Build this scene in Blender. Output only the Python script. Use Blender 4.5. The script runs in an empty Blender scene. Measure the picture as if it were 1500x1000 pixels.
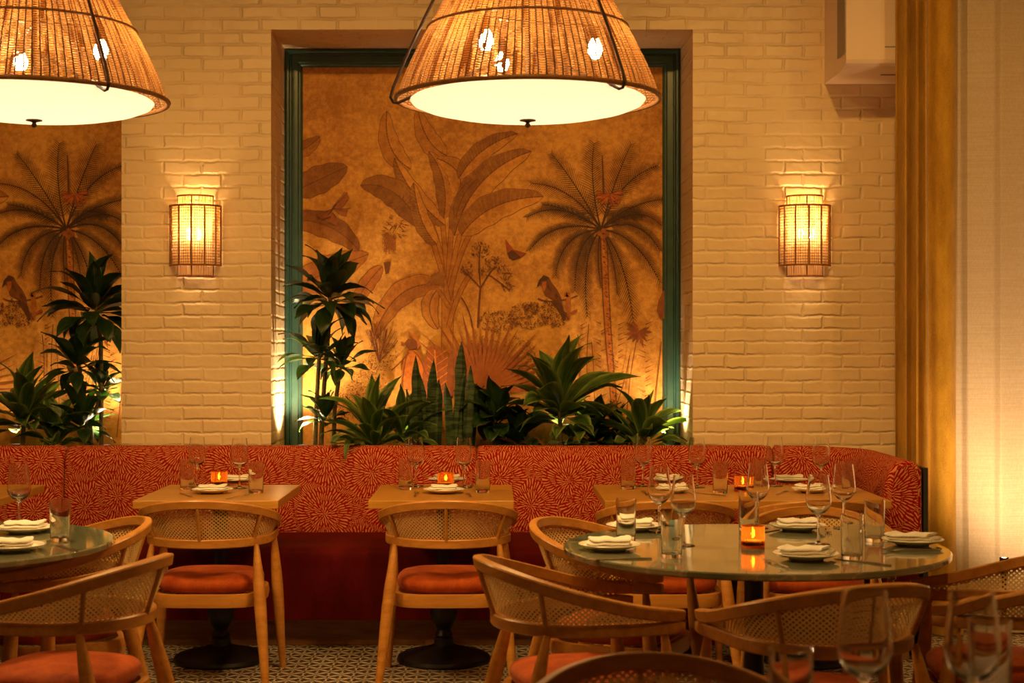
import bpy, math, random
from mathutils import Vector, Matrix
PI = math.pi
R = math.radians
scene = bpy.context.scene
COL = scene.collection
F = 2250.0            # focal length in pixels of the 1500x1000 frame
CX, CY, H = 722.0, 505.0, 1.407


def X(px, s): return (px - CX) / s
def Z(py, s): return H - (py - CY) / s


# ------------------------------------------------------------------ materials
class NT:
    def __init__(self, name):
        self.mat = bpy.data.materials.new(name)
        self.mat.use_nodes = True
        self.t = self.mat.node_tree
        self.t.nodes.clear()
        self.out = self.t.nodes.new('ShaderNodeOutputMaterial')

    def n(self, typ, props=None, **ins):
        nd = self.t.nodes.new('ShaderNode' + typ)
        for k, v in (props or {}).items():
            setattr(nd, k, v)
        for k, v in ins.items():
            key = k.replace('_', ' ')
            sock = nd.inputs[key] if key in nd.inputs else nd.inputs[int(k[1:])]
            self.put(sock, v)
        return nd

    def put(self, sock, v):
        if hasattr(v, 'links') or isinstance(v, bpy.types.NodeSocket):
            self.t.links.new(v, sock)
        else:
            sock.default_value = v

    def m(self, op, a, b=0.0, c=0.0):
        nd = self.t.nodes.new('ShaderNodeMath')
        nd.operation = op
        self.put(nd.inputs[0], a)
        self.put(nd.inputs[1], b)
        self.put(nd.inputs[2], c)
        return nd.outputs[0]

    def vm(self, op, a, b=None):
        nd = self.t.nodes.new('ShaderNodeVectorMath')
        nd.operation = op
        self.put(nd.inputs[0], a)
        if b is not None:
            self.put(nd.inputs[3 if op == 'SCALE' else 1], b)
        return nd.outputs['Value'] if op in ('LENGTH', 'DISTANCE', 'DOT_PRODUCT') else nd.outputs[0]

    def mix(self, fac, a, b):
        nd = self.t.nodes.new('ShaderNodeMix')
        nd.data_type = 'RGBA'
        self.put(nd.inputs[0], fac)
        self.put(nd.inputs[6], a)
        self.put(nd.inputs[7], b)
        return nd.outputs[2]

    def mul(self, a, b):
        nd = self.t.nodes.new('ShaderNodeMix')
        nd.data_type = 'RGBA'
        nd.blend_type = 'MULTIPLY'
        nd.inputs[0].default_value = 1.0
        self.put(nd.inputs[6], a)
        self.put(nd.inputs[7], b)
        return nd.outputs[2]

    def ramp(self, fac, lo, hi, a=0.0, b=1.0):
        nd = self.t.nodes.new('ShaderNodeMapRange')
        nd.clamp = True
        for i, v in enumerate((fac, lo, hi, a, b)):
            self.put(nd.inputs[i], v)
        return nd.outputs[0]

    def tex(self, which='Object'):
        return self.n('TexCoord').outputs[which]

    def noise(self, vec, scale, detail=3.0, rough=0.5):
        return self.n('TexNoise', Vector=vec, Scale=scale, Detail=detail, Roughness=rough).outputs['Fac']

    def scale(self, vec, s):
        return self.n('Mapping', Vector=vec, Scale=s).outputs[0]

    def bump(self, h, dist, strength=1.0):
        return self.n('Bump', Height=h, Distance=dist, Strength=strength).outputs[0]

    def bsdf(self, color, rough=0.5, metallic=0.0, normal=None, **kw):
        nd = self.t.nodes.new('ShaderNodeBsdfPrincipled')
        self.put(nd.inputs['Base Color'], color)
        self.put(nd.inputs['Roughness'], rough)
        self.put(nd.inputs['Metallic'], metallic)
        if normal is not None:
            self.put(nd.inputs['Normal'], normal)
        for k, v in kw.items():
            self.put(nd.inputs[k.replace('_', ' ')], v)
        return nd.outputs[0]

    def done(self, sh):
        self.t.links.new(sh, self.out.inputs[0])
        return self.mat


def c4(r, g, b): return (r, g, b, 1.0)


def simple(name, col, rough=0.5, metallic=0.0, nscale=30.0, namt=0.12, bump=0.0, **kw):
    t = NT(name)
    co = t.tex()
    nz = t.noise(co, nscale)
    c = t.mix(t.ramp(nz, 0.3, 0.7), c4(*[v * (1 - namt) for v in col]), c4(*[min(1, v * (1 + namt)) for v in col]))
    nrm = t.bump(nz, bump) if bump else None
    return t.done(t.bsdf(c, rough, metallic, nrm, **kw))


def emis(name, col, strength):
    t = NT(name)
    return t.done(t.n('Emission', Color=c4(*col), Strength=strength).outputs[0])


def mat_brick():
    t = NT('painted brick')
    uv = t.tex('UV')
    nz = t.n('TexNoise', Vector=uv, Scale=9.0, Detail=3.0).outputs['Color']
    d = t.vm('SCALE', t.vm('SUBTRACT', nz, (0.5, 0.5, 0.5)), 0.020)
    nz2 = t.n('TexNoise', Vector=uv, Scale=45.0, Detail=2.0).outputs['Color']
    d2 = t.vm('SCALE', t.vm('SUBTRACT', nz2, (0.5, 0.5, 0.5)), 0.010)
    co = t.vm('ADD', t.vm('ADD', uv, d), d2)
    bk = t.n('TexBrick', {'offset': 0.5}, Vector=co, Scale=1.0, Color1=c4(1, 1, 1), Color2=c4(0.55, 0.55, 0.55), Mortar=c4(0, 0, 0))
    bk.inputs['Mortar Size'].default_value = 0.012
    bk.inputs['Mortar Smooth'].default_value = 1.0
    bk.inputs['Brick Width'].default_value = 0.203
    bk.inputs['Row Height'].default_value = 0.0677
    fac = bk.outputs['Fac']
    g = t.n('RGBToBW', Color=bk.outputs['Color']).outputs[0]
    # height: bricks proud of the joints, single bricks uneven, worn patches where the paint fills the joint
    wear = t.ramp(t.noise(uv, 4.2, 3.0), 0.36, 0.64, 0.12, 1.0)
    up = t.m('MULTIPLY', t.m('SUBTRACT', 1.0, fac), wear)
    h = t.m('ADD', up, t.m('MULTIPLY', g, 0.12))
    h = t.m('ADD', h, t.m('MULTIPLY', t.noise(uv, 22.0, 4.0), 0.34))
    h = t.m('ADD', h, t.m('MULTIPLY', t.noise(uv, 110.0, 2.0), 0.05))
    c = t.mix(t.noise(uv, 2.5), c4(0.80, 0.60, 0.36), c4(0.88, 0.68, 0.43))
    return t.done(t.bsdf(c, 0.40, 0.0, t.bump(h, 0.006, 1.0)))


def mat_plaster(name, col):
    t = NT(name)
    co = t.tex()
    nz = t.noise(co, 6.0, 4.0)
    return t.done(t.bsdf(t.mix(nz, c4(*[v * 0.92 for v in col]), c4(*col)), 0.6, 0.0, t.bump(nz, 0.004)))


def mat_tile():
    t = NT('patterned cement tile')
    co = t.tex()
    p = t.scale(co, (1 / 0.108, 1 / 0.108, 1))
    sp = t.n('SeparateXYZ', Vector=p)
    x, y = sp.outputs[0], sp.outputs[1]
    gu, gv = t.m('FRACT', x), t.m('FRACT', y)
    x, y = t.m('MULTIPLY', x, 2.0), t.m('MULTIPLY', y, 2.0)
    u, v = t.m('FRACT', x), t.m('FRACT', y)
    par = t.m('MODULO', t.m('ADD', t.m('FLOOR', x), t.m('ADD', t.m('FLOOR', y), 400.0)), 2.0)
    uu = t.m('ABSOLUTE', t.m('SUBTRACT', u, par))
    tri = t.m('GREATER_THAN', t.m('ADD', t.m('MULTIPLY', t.m('ABSOLUTE', t.m('SUBTRACT', v, 0.5)), 2.0), uu), 1.0)
    du = t.m('SUBTRACT', u, 0.5)
    dv = t.m('SUBTRACT', v, 0.5)
    r = t.m('SQRT', t.m('ADD', t.m('MULTIPLY', du, du), t.m('MULTIPLY', dv, dv)))
    circ = t.m('LESS_THAN', r, 0.47)
    xor = t.m('ABSOLUTE', t.m('SUBTRACT', tri, circ))
    ring = t.m('LESS_THAN', t.m('ABSOLUTE', t.m('SUBTRACT', r, 0.48)), 0.03)
    gx = t.m('GREATER_THAN', t.m('ABSOLUTE', t.m('SUBTRACT', gu, 0.5)), 0.485)
    gy = t.m('GREATER_THAN', t.m('ABSOLUTE', t.m('SUBTRACT', gv, 0.5)), 0.485)
    lines = t.m('MAXIMUM', gx, gy)
    nz = t.noise(co, 12.0)
    dark = t.mix(nz, c4(0.045, 0.035, 0.032), c4(0.085, 0.062, 0.05))
    lite = t.mix(nz, c4(0.55, 0.45, 0.33), c4(0.72, 0.6, 0.45))
    c = t.mix(xor, lite, dark)
    c = t.mix(lines, c, c4(0.5, 0.42, 0.32))
    return t.done(t.bsdf(c, 0.45))


def mat_wood(name, a, b, axis=0, rough=0.38, sc=1.0):
    t = NT(name)
    co = t.tex()
    s = [14 * sc, 14 * sc, 14 * sc]
    s[axis] = 1.3 * sc
    p = t.scale(co, tuple(s))
    n1 = t.noise(p, 3.0, 4.0, 0.6)
    n2 = t.noise(p, 14.0, 2.0)
    f = t.ramp(t.m('ADD', t.m('MULTIPLY', n1, 0.75), t.m('MULTIPLY', n2, 0.25)), 0.35, 0.66)
    c = t.mix(f, c4(*a), c4(*b))
    return t.done(t.bsdf(c, rough, 0.0, t.bump(n2, 0.0006)))


def mat_burst():
    t = NT('chrysanthemum upholstery')
    uv = t.tex('UV')
    p = t.scale(uv, (4.1, 4.1, 4.1))
    nz = t.n('TexNoise', Vector=p, Scale=6.0, Detail=1.0).outputs['Color']
    pd = t.vm('ADD', p, t.vm('SCALE', t.vm('SUBTRACT', nz, (0.5, 0.5, 0.5)), 0.07))
    vo = t.n('TexVoronoi', {'voronoi_dimensions': '2D', 'feature': 'F1'}, Vector=pd, Scale=1.0, Randomness=0.92)
    d = t.vm('SUBTRACT', pd, vo.outputs['Position'])
    sp = t.n('SeparateXYZ', Vector=d)
    dx, dy = sp.outputs[0], sp.outputs[1]
    r = t.m('SQRT', t.m('ADD', t.m('MULTIPLY', dx, dx), t.m('MULTIPLY', dy, dy)))
    a = t.m('DIVIDE', t.m('ARCTAN2', dy, dx), 2 * PI)
    k = t.m('FLOOR', t.m('LOGARITHM', t.m('DIVIDE', t.m('MAXIMUM', r, 0.02), 0.070), 2.0))
    n = t.m('MULTIPLY', 13.0, t.m('POWER', 2.0, k))
    n = t.m('MAXIMUM', t.m('ROUND', n), 6.0)
    an = t.m('ADD', t.m('MULTIPLY', a, n), 200.0)
    u = t.m('FRACT', an)
    cv = t.n('CombineXYZ', X=t.m('MODULO', t.m('FLOOR', an), n), Y=k, Z=t.n('SeparateXYZ', Vector=vo.outputs['Position']).outputs[0]).outputs[0]
    wn = t.n('TexWhiteNoise', {'noise_dimensions': '3D'}, Vector=cv).outputs['Value']
    rr = t.m('ADD', t.m('DIVIDE', r, 0.19), wn)
    v = t.m('FRACT', rr)
    wid = t.m('ADD', 0.55, t.m('MULTIPLY', v, 0.55))
    eu = t.m('DIVIDE', t.m('DIVIDE', t.m('SUBTRACT', u, 0.5), 0.265), wid)
    ev = t.m('DIVIDE', t.m('SUBTRACT', v, 0.5), 0.47)
    ev = t.m('MULTIPLY', ev, ev)
    e = t.m('ADD', t.m('MULTIPLY', eu, eu), t.m('MULTIPLY', ev, ev))
    mask = t.ramp(e, 0.75, 1.1, 1.0, 0.0)
    fine = t.noise(uv, 900.0, 1.0)
    red = t.mix(t.noise(uv, 8.0), c4(0.27, 0.002, 0.0012), c4(0.34, 0.003, 0.002))
    tan = t.mix(t.noise(uv, 60.0), c4(0.52, 0.20, 0.07), c4(0.70, 0.32, 0.12))
    return t.done(t.bsdf(t.mix(mask, red, tan), 0.75, 0.0, t.bump(t.m('ADD', mask, t.m('MULTIPLY', fine, 0.4)), 0.0008), Specular_IOR_Level=0.12))


def mat_cane():
    t = NT('woven cane')
    uv = t.tex('UV')
    P = 0.0158
    p = t.scale(uv, (1 / P, 1 / P, 1))
    sp = t.n('SeparateXYZ', Vector=p)
    x, y = sp.outputs[0], sp.outputs[1]

    def hole(ox, oy):
        du = t.m('SUBTRACT', t.m('FRACT', t.m('ADD', x, ox)), 0.5)
        dv = t.m('SUBTRACT', t.m('FRACT', t.m('ADD', y, oy)), 0.5)
        return t.m('SQRT', t.m('ADD', t.m('MULTIPLY', du, du), t.m('MULTIPLY', dv, dv)))
    r = t.m('MINIMUM', hole(50.0, 50.0), hole(50.5, 50.5))
    mask = t.m('LESS_THAN', r, 0.20)
    dia = t.m('SINE', t.m('MULTIPLY', t.m('ADD', x, y), 2 * PI * 2))
    dib = t.m('SINE', t.m('MULTIPLY', t.m('SUBTRACT', x, y), 2 * PI * 2))
    hor = t.m('SINE', t.m('MULTIPLY', y, 2 * PI * 4))
    h = t.m('ADD', t.m('ADD', dia, dib), hor)
    nz = t.noise(uv, 120.0)
    f = t.ramp(t.m('ADD', h, t.m('MULTIPLY', nz, 2.0)), -1.5, 3.0)
    c = t.mix(f, c4(0.72, 0.42, 0.13), c4(0.96, 0.68, 0.28))
    b = t.bsdf(c, 0.5, 0.0, t.bump(h, 0.0006))
    tr = t.n('BsdfTranslucent', Color=c4(0.8, 0.5, 0.2)).outputs[0]
    b = t.n('MixShader', Fac=0.12, _1=b, _2=tr).outputs[0]
    tp = t.n('BsdfTransparent').outputs[0]
    return t.done(t.n('MixShader', Fac=mask, _1=b, _2=tp).outputs[0])


def mat_wicker():
    t = NT('split wicker')
    uv = t.tex('UV')       # u: metres round, v: metres up
    sp = t.n('SeparateXYZ', Vector=uv)
    x, y = sp.outputs[0], sp.outputs[1]
    wob = t.m('MULTIPLY', t.m('SUBTRACT', t.noise(uv, 7.0, 2.0), 0.5), 0.012)
    xs = t.m('MULTIPLY', t.m('ADD', x, wob), 1 / 0.0262)
    col = t.m('FLOOR', xs)
    stake = t.m('ABSOLUTE', t.m('SUBTRACT', t.m('FRACT', xs), 0.5))       # .5 on a stake
    ys = t.m('ADD', t.m('MULTIPLY', y, 1 / 0.0084), t.m('MULTIPLY', col, 0.5))
    row = t.m('ABSOLUTE', t.m('SUBTRACT', t.m('FRACT', ys), 0.5))          # .5 in a gap
    nz = t.noise(t.scale(uv, (60, 220, 1)), 1.0, 2.0)
    big = t.noise(t.scale(uv, (34, 4, 1)), 1.0, 2.0)
    gapw = t.m('SUBTRACT', 0.34, t.m('MULTIPLY', t.m('SUBTRACT', nz, 0.5), 0.6))
    gap = t.m('GREATER_THAN', row, gapw)
    gap = t.m('MULTIPLY', gap, t.m('LESS_THAN', stake, 0.40))
    gap = t.m('MULTIPLY', gap, t.m('GREATER_THAN', big, 0.40))
    dark = t.m('GREATER_THAN', stake, 0.42)
    c = t.mix(t.ramp(big, 0.38, 0.55), c4(0.28, 0.10, 0.022), c4(0.62, 0.31, 0.085))  # shadow streaks painted in as darker upright columns
    c = t.mul(c, t.mix(t.ramp(row, 0.18, 0.34), c4(1.15, 1.15, 1.15), c4(0.42, 0.34, 0.28)))
    c = t.mix(dark, c, c4(0.10, 0.034, 0.009))
    h = t.m('ADD', t.m('SUBTRACT', 0.5, row), dark)
    b = t.bsdf(c, 0.5, 0.0, t.bump(h, 0.002))
    tl = t.n('BsdfTranslucent', Color=t.mul(c, c4(1.0, 0.85, 0.6))).outputs[0]
    b = t.n('MixShader', Fac=t.m('SUBTRACT', 0.36, t.m('MULTIPLY', dark, 0.30)), _1=b, _2=tl).outputs[0]
    tp = t.n('BsdfTransparent').outputs[0]
    return t.done(t.n('MixShader', Fac=gap, _1=b, _2=tp).outputs[0])


def mat_reed():
    t = NT('split reed lining')
    uv = t.tex('UV')
    nz = t.noise(t.scale(uv, (330, 6, 1)), 1.0, 2.0)
    c = t.mix(t.ramp(nz, 0.38, 0.6), c4(0.45, 0.20, 0.05), c4(0.92, 0.68, 0.36))
    a = t.bsdf(c, 0.6)
    b = t.n('BsdfTranslucent', Color=c).outputs[0]
    m = t.n('MixShader', Fac=0.6, _1=a, _2=b).outputs[0]
    tp = t.n('BsdfTransparent').outputs[0]
    return t.done(t.n('MixShader', Fac=t.m('GREATER_THAN', nz, 0.55), _1=m, _2=tp).outputs[0])


def mat_screen():
    t = NT('fine cane screen')
    uv = t.tex('UV')
    nz = t.noise(t.scale(uv, (200, 500, 1)), 1.0, 2.0)
    c = t.mix(nz, c4(0.80, 0.50, 0.20), c4(0.95, 0.75, 0.42))
    a = t.n('BsdfDiffuse', Color=c).outputs[0]
    b = t.n('BsdfTranslucent', Color=c).outputs[0]
    m = t.n('MixShader', Fac=0.7, _1=a, _2=b).outputs[0]
    tp = t.n('BsdfTransparent').outputs[0]
    return t.done(t.n('MixShader', Fac=t.m('GREATER_THAN', nz, 0.56), _1=m, _2=tp).outputs[0])


def mat_print():
    t = NT('printed mural paper')
    co = t.tex()
    n1 = t.noise(co, 3.0, 4.0, 0.6)
    n2 = t.noise(co, 38.0, 4.0, 0.7)
    f = t.ramp(t.m('ADD', t.m('MULTIPLY', n1, 0.5), t.m('MULTIPLY', n2, 0.5)), 0.40, 0.60)
    c = t.mix(f, c4(0.46, 0.17, 0.018), c4(0.80, 0.38, 0.065))
    hz = t.noise(t.scale(co, (2, 1, 30)), 1.0, 2.0)
    c = t.mix(t.ramp(hz, 0.55, 0.75, 0.0, 0.22), c, c4(0.44, 0.18, 0.03))
    ink = t.n('Attribute', {'attribute_name': 'ink'}).outputs['Color']
    c = t.mul(c, ink)
    return t.done(t.bsdf(c, 0.62))


def mat_leaf(name, dark, lite, stripe=0.0, trans=0.22):
    t = NT(name)
    uv = t.tex('UV')
    sp = t.n('SeparateXYZ', Vector=uv)
    u = sp.outputs[0]
    e = t.m('ABSOLUTE', t.m('SUBTRACT', u, 0.5))
    st = t.noise(t.scale(uv, (26, 2.0, 1)), 1.0, 2.0)
    oi = t.noise(t.tex(), 6.0)
    f = t.m('ADD', t.ramp(e, 0.30, 0.5, 0.0, stripe), t.m('MULTIPLY', t.ramp(st, 0.45, 0.65), 0.30))
    f = t.m('ADD', f, t.m('MULTIPLY', t.ramp(oi, 0.5, 0.7), 0.15))
    c = t.mix(f, c4(*dark), c4(*lite))
    b = t.bsdf(c, 0.33, 0.0, t.bump(st, 0.001))
    tl = t.n('BsdfTranslucent', Color=t.mul(c, c4(1.5, 1.6, 0.6))).outputs[0]
    return t.done(t.n('MixShader', Fac=trans, _1=b, _2=tl).outputs[0])


def mat_snake():
    t = NT('banded sword leaf')
    co = t.tex()
    w = t.noise(t.scale(co, (8, 8, 55)), 1.0, 3.0, 0.7)
    c = t.mix(t.ramp(w, 0.45, 0.55), c4(0.012, 0.03, 0.010), c4(0.06, 0.10, 0.035))
    return t.done(t.bsdf(c, 0.4))


def mat_velvet(name, a, b, rough=0.85, sheen=0.6):
    t = NT(name)
    co = t.tex()
    n1 = t.noise(t.scale(co, (9, 9, 2.5)), 1.6, 4.0, 0.65)
    n2 = t.noise(co, 160.0, 2.0)
    f = t.ramp(t.m('ADD', t.m('MULTIPLY', n1, 0.7), t.m('MULTIPLY', n2, 0.3)), 0.36, 0.64)
    return t.done(t.bsdf(t.mix(f, c4(*a), c4(*b)), rough, 0.0, t.bump(n2, 0.0006), Sheen_Weight=sheen, Specular_IOR_Level=0.15))


def mat_sheer():
    t = NT('sheer linen')
    co = t.tex()
    n = t.noise(t.scale(co, (150, 150, 60)), 1.0, 2.0)
    hz = t.noise(t.scale(co, (5, 5, 190)), 1.0, 2.0)
    f = t.m('ADD', t.m('MULTIPLY', n, 0.5), t.m('MULTIPLY', hz, 0.5))
    c = t.mix(t.ramp(f, 0.4, 0.62), c4(0.80, 0.66, 0.46), c4(0.88, 0.76, 0.56))
    a = t.n('BsdfDiffuse', Color=c).outputs[0]
    b = t.n('BsdfTranslucent', Color=c).outputs[0]
    return t.done(t.n('MixShader', Fac=0.42, _1=a, _2=b).outputs[0])


def mat_stone():
    t = NT('green grey marble')
    co = t.tex()
    n1 = t.noise(co, 4.0, 6.0, 0.65)
    w = t.n('TexNoise', Vector=co, Scale=3.0, Detail=8.0, Roughness=0.6, Distortion=1.4).outputs['Fac']
    vein = t.ramp(t.m('ABSOLUTE', t.m('SUBTRACT', w, 0.5)), 0.0, 0.02, 1.0, 0.0)
    c = t.mix(t.ramp(n1, 0.35, 0.65), c4(0.13, 0.145, 0.085), c4(0.24, 0.245, 0.16))
    c = t.mix(t.m('MULTIPLY', vein, 0.4), c, c4(0.52, 0.48, 0.34))
    return t.done(t.bsdf(c, 0.09, 0.0, None, Specular_IOR_Level=0.9, Coat_Weight=0.6, Coat_Roughness=0.04))


def mat_glass(name, col=(1, 1, 1), rough=0.0):
    t = NT(name)
    n = t.noise(t.tex(), 50.0)
    c = t.mix(t.m('MULTIPLY', n, 0.05), c4(*col), c4(*[v * 0.97 for v in col]))
    return t.done(t.n('BsdfGlass', Color=c, Roughness=rough, IOR=1.45).outputs[0])


def mat_amber():
    t = NT('amber ribbed glass')
    n = t.noise(t.tex(), 40.0)
    c = t.mix(n, c4(1.0, 0.55, 0.16), c4(1.0, 0.48, 0.12))
    g = t.n('BsdfGlass', Color=c, Roughness=0.08, IOR=1.3).outputs[0]
    tr = t.n('BsdfTranslucent', Color=c).outputs[0]
    return t.done(t.n('MixShader', Fac=0.13, _1=g, _2=tr).outputs[0])


def mat_diffuser():
    t = NT('lit opal diffuser')
    n = t.noise(t.tex(), 3.0)
    c = t.mix(n, c4(0.95, 0.90, 0.80), c4(0.98, 0.94, 0.86))
    tl = t.n('BsdfTranslucent', Color=c).outputs[0]
    df = t.n('BsdfDiffuse', Color=c).outputs[0]
    m = t.n('MixShader', Fac=0.75, _1=df, _2=tl).outputs[0]
    e = t.n('Emission', Color=c4(1.0, 0.74, 0.44), Strength=DIFF_E).outputs[0]
    return t.done(t.n('AddShader', _0=m, _1=e).outputs[0])


DIFF_E = 0.62
M = {
    'brick': mat_brick(),
    'plaster': mat_plaster('warm plaster', (0.62, 0.46, 0.30)),
    'ceiling': mat_plaster('ceiling paint', (0.50, 0.36, 0.22)),
    'tile': mat_tile(),
    'oak': mat_wood('oak chair wood', (0.42, 0.165, 0.026), (0.60, 0.27, 0.052), 0, 0.36, 0.8),
    'top': mat_wood('oak table top', (0.42, 0.19, 0.026), (0.56, 0.28, 0.05), 0, 0.30),
    'plinth': mat_wood('walnut plinth', (0.20, 0.085, 0.030), (0.36, 0.17, 0.065), 0, 0.45),
    'burst': mat_burst(),
    'red': mat_velvet('deep red seat cloth', (0.07, 0.0006, 0.0003), (0.11, 0.001, 0.0005), 0.7, 0.0),
    'orange': mat_velvet('orange velvet', (0.33, 0.045, 0.005), (0.54, 0.105, 0.012), 0.75, 0.12),
    'mustard': mat_velvet('mustard velvet', (0.36, 0.18, 0.012), (0.56, 0.31, 0.03), 0.6, 0.2),
    'sheer': mat_sheer(),
    'cane': mat_cane(),
    'wicker': mat_wicker(),
    'reed': mat_reed(),
    'screen': mat_screen(),
    'rattan': mat_wood('rattan pole', (0.24, 0.10, 0.03), (0.40, 0.19, 0.06), 2, 0.45),
    'wire': simple('dark bronze', (0.045, 0.018, 0.008), 0.45, 0.0),
    'iron': simple('black cast iron', (0.010, 0.009, 0.009), 0.42, 0.0, 18.0, 0.2, 0.001),
    'print': mat_print(),
    'green': simple('dark green gloss paint', (0.032, 0.085, 0.066), 0.30, 0.0, 14.0, 0.15),
    'leaf': mat_leaf('dark glossy leaf', (0.010, 0.036, 0.008), (0.10, 0.17, 0.04), 0.10),
    'leaf2': mat_leaf('striped glossy leaf', (0.022, 0.075, 0.010), (0.34, 0.44, 0.11), 0.60),
    'snake': mat_snake(),
    'cane_stem': simple('plant stem', (0.10, 0.075, 0.030), 0.7, 0.0, 60.0, 0.4, 0.002),
    'soil': simple('dark soil', (0.03, 0.02, 0.012), 0.95, 0.0, 60.0, 0.5, 0.01),
    'trough': simple('dark planter metal', (0.03, 0.028, 0.024), 0.6),
    'stone': mat_stone(),
    'glass': mat_glass('clear glass'),
    'amber': mat_amber(),
    'wax': simple('candle wax', (0.9, 0.75, 0.5), 0.5),
    'china': simple('cream china', (0.88, 0.82, 0.72), 0.22, 0.0, 8.0, 0.02),
    'linen': simple('cream linen napkin', (0.93, 0.88, 0.80), 0.9, 0.0, 160.0, 0.05, 0.0006),
    'steel': simple('cutlery steel', (0.62, 0.58, 0.52), 0.22, 1.0, 20.0, 0.05),
    'acwhite': simple('cream enamel', (0.80, 0.62, 0.48), 0.4, 0.0, 5.0, 0.03),
    'acgrille': simple('grey mesh', (0.30, 0.27, 0.25), 0.5, 0.4, 300.0, 0.4, 0.001),
    'diffuser': mat_diffuser(),
    'bulb': emis('lit bulb', (1.0, 0.72, 0.40), 210.0),
    'sbulb': emis('lit sconce bulb', (1.0, 0.72, 0.40), 95.0),
    'flame': emis('candle flame', (1.0, 0.66, 0.30), 700.0),
    'lens': emis('uplight lens', (1.0, 0.70, 0.36), 50.0),
}


# ------------------------------------------------------------------ mesh builder
class MB:
    def __init__(self):
        self.v, self.f, self.uv, self.mi, self.ink = [], [], [], [], []

    def face(self, idx, uv=None, mi=0, ink=None):
        self.f.append(tuple(idx))
        self.uv.append(uv)
        self.mi.append(mi)
        self.ink.append(ink)

    def quad(self, pts, uv=None, mi=0, ink=None):
        b = len(self.v)
        self.v += [tuple(p) for p in pts]
        self.face(range(b, b + len(pts)), uv, mi, ink)

    def box(self, lo, hi, mi=0, M4=None):
        b = len(self.v)
        for z in (lo[2], hi[2]):
            for x, y in ((lo[0], lo[1]), (hi[0], lo[1]), (hi[0], hi[1]), (lo[0], hi[1])):
                p = Vector((x, y, z))
                if M4 is not None:
                    p = M4 @ p
                self.v.append(tuple(p))
        for q in ((3, 2, 1, 0), (4, 5, 6, 7), (0, 1, 5, 4), (1, 2, 6, 5), (2, 3, 7, 6), (3, 0, 4, 7)):
            self.face([b + i for i in q], None, mi)

    def grid(self, rows, uvs=None, closed=False, mi=0, cap0=False, cap1=False):
        """rows: list of rows of points; closed: each row is a loop"""
        b = len(self.v)
        n = len(rows[0])
        for r in rows:
            self.v += [tuple(p) for p in r]
        m = n if closed else n - 1
        for i in range(len(rows) - 1):
            for j in range(m):
                k = (j + 1) % n
                idx = (b + i * n + j, b + i * n + k, b + (i + 1) * n + k, b + (i + 1) * n + j)
                uv = None
                if uvs:
                    uv = (uvs[i][j], uvs[i][j + 1], uvs[i + 1][j + 1], uvs[i + 1][j])
                self.face(idx, uv, mi)
        if cap0:
            self.face([b + j for j in range(n)][::-1], None, mi)
        if cap1:
            self.face([b + (len(rows) - 1) * n + j for j in range(n)], None, mi)

    def tube(self, pts, rad, n=8, mi=0):
        pts = [Vector(p) for p in pts]
        if not isinstance(rad, (list, tuple)):
            rad = [rad] * len(pts)
        rows = []
        ref = None
        for i, p in enumerate(pts):
            t = (pts[min(i + 1, len(pts) - 1)] - pts[max(i - 1, 0)]).normalized()
            if ref is None:
                ref = Vector((0, 0, 1)) if abs(t.z) < 0.9 else Vector((1, 0, 0))
            a = t.cross(ref).normalized()
            b = a.cross(t).normalized()
            ref = b
            rows.append([p + (a * math.cos(k * 2 * PI / n) + b * math.sin(k * 2 * PI / n)) * rad[i] for k in range(n)])
        self.grid(rows, None, True, mi, True, True)

    def lathe(self, prof, n=32, c=(0, 0, 0), mi=0, mod=None, uvm=False):
        rows, uvs = [], []
        L = 0
        for i, (r, z) in enumerate(prof):
            if i:
                L += math.hypot(r - prof[i - 1][0], z - prof[i - 1][1])
            r = max(r, 1e-5)
            rows.append([(c[0] + r * (mod(k / n) if mod else 1) * math.cos(k * 2 * PI / n),
                          c[1] + r * (mod(k / n) if mod else 1) * math.sin(k * 2 * PI / n), c[2] + z) for k in range(n)])
            uvs.append([(k / n * 2 * PI * uvm, L) for k in range(n + 1)])
        self.grid(rows, uvs if uvm else None, True, mi)

    def build(self, name, mats, parent=None, smooth=True, bevel=0.0, label=None, seg=2, recalc=True):
        me = bpy.data.meshes.new(name)
        me.from_pydata(self.v, [], self.f)
        if not isinstance(mats, (list, tuple)):
            mats = [mats]
        for m in mats:
            me.materials.append(m)
        if len(mats) > 1:
            me.polygons.foreach_set('material_index', self.mi)
        if any(u is not None for u in self.uv):
            lay = me.uv_layers.new(name='UVMap')
            k = 0
            for f, u in zip(self.f, self.uv):
                for j in range(len(f)):
                    if u is not None:
                        lay.data[k].uv = u[j]
                    k += 1
        if any(i is not None for i in self.ink):
            at = me.color_attributes.new('ink', 'FLOAT_COLOR', 'CORNER')
            k = 0
            for f, i in zip(self.f, self.ink):
                for j in range(len(f)):
                    at.data[k].color = (*[q ** 1.35 for q in (i or (1, 1, 1))], 1.0)
                    k += 1
        if recalc:
            import bmesh
            bm = bmesh.new()
            bm.from_mesh(me)
            bmesh.ops.recalc_face_normals(bm, faces=bm.faces)
            bm.to_mesh(me)
            bm.free()
        me.polygons.foreach_set('use_smooth', [smooth] * len(me.polygons))
        me.update()
        o = bpy.data.objects.new(name, me)
        COL.objects.link(o)
        if parent is not None:
            o.parent = parent
        if bevel:
            b = o.modifiers.new('bevel', 'BEVEL')
            b.width = bevel
            b.segments = seg
            b.limit_method = 'ANGLE'
            b.angle_limit = R(35)
        elif smooth:
            es = o.modifiers.new('edges', 'EDGE_SPLIT')
            es.split_angle = R(40)
        if label:
            o['label'] = label
        return o


def tag(o, label=None, cat=None, group=None, kind=None):
    for k, v in (('label', label), ('category', cat), ('group', group), ('kind', kind)):
        if v:
            o[k] = v
    return o


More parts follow.
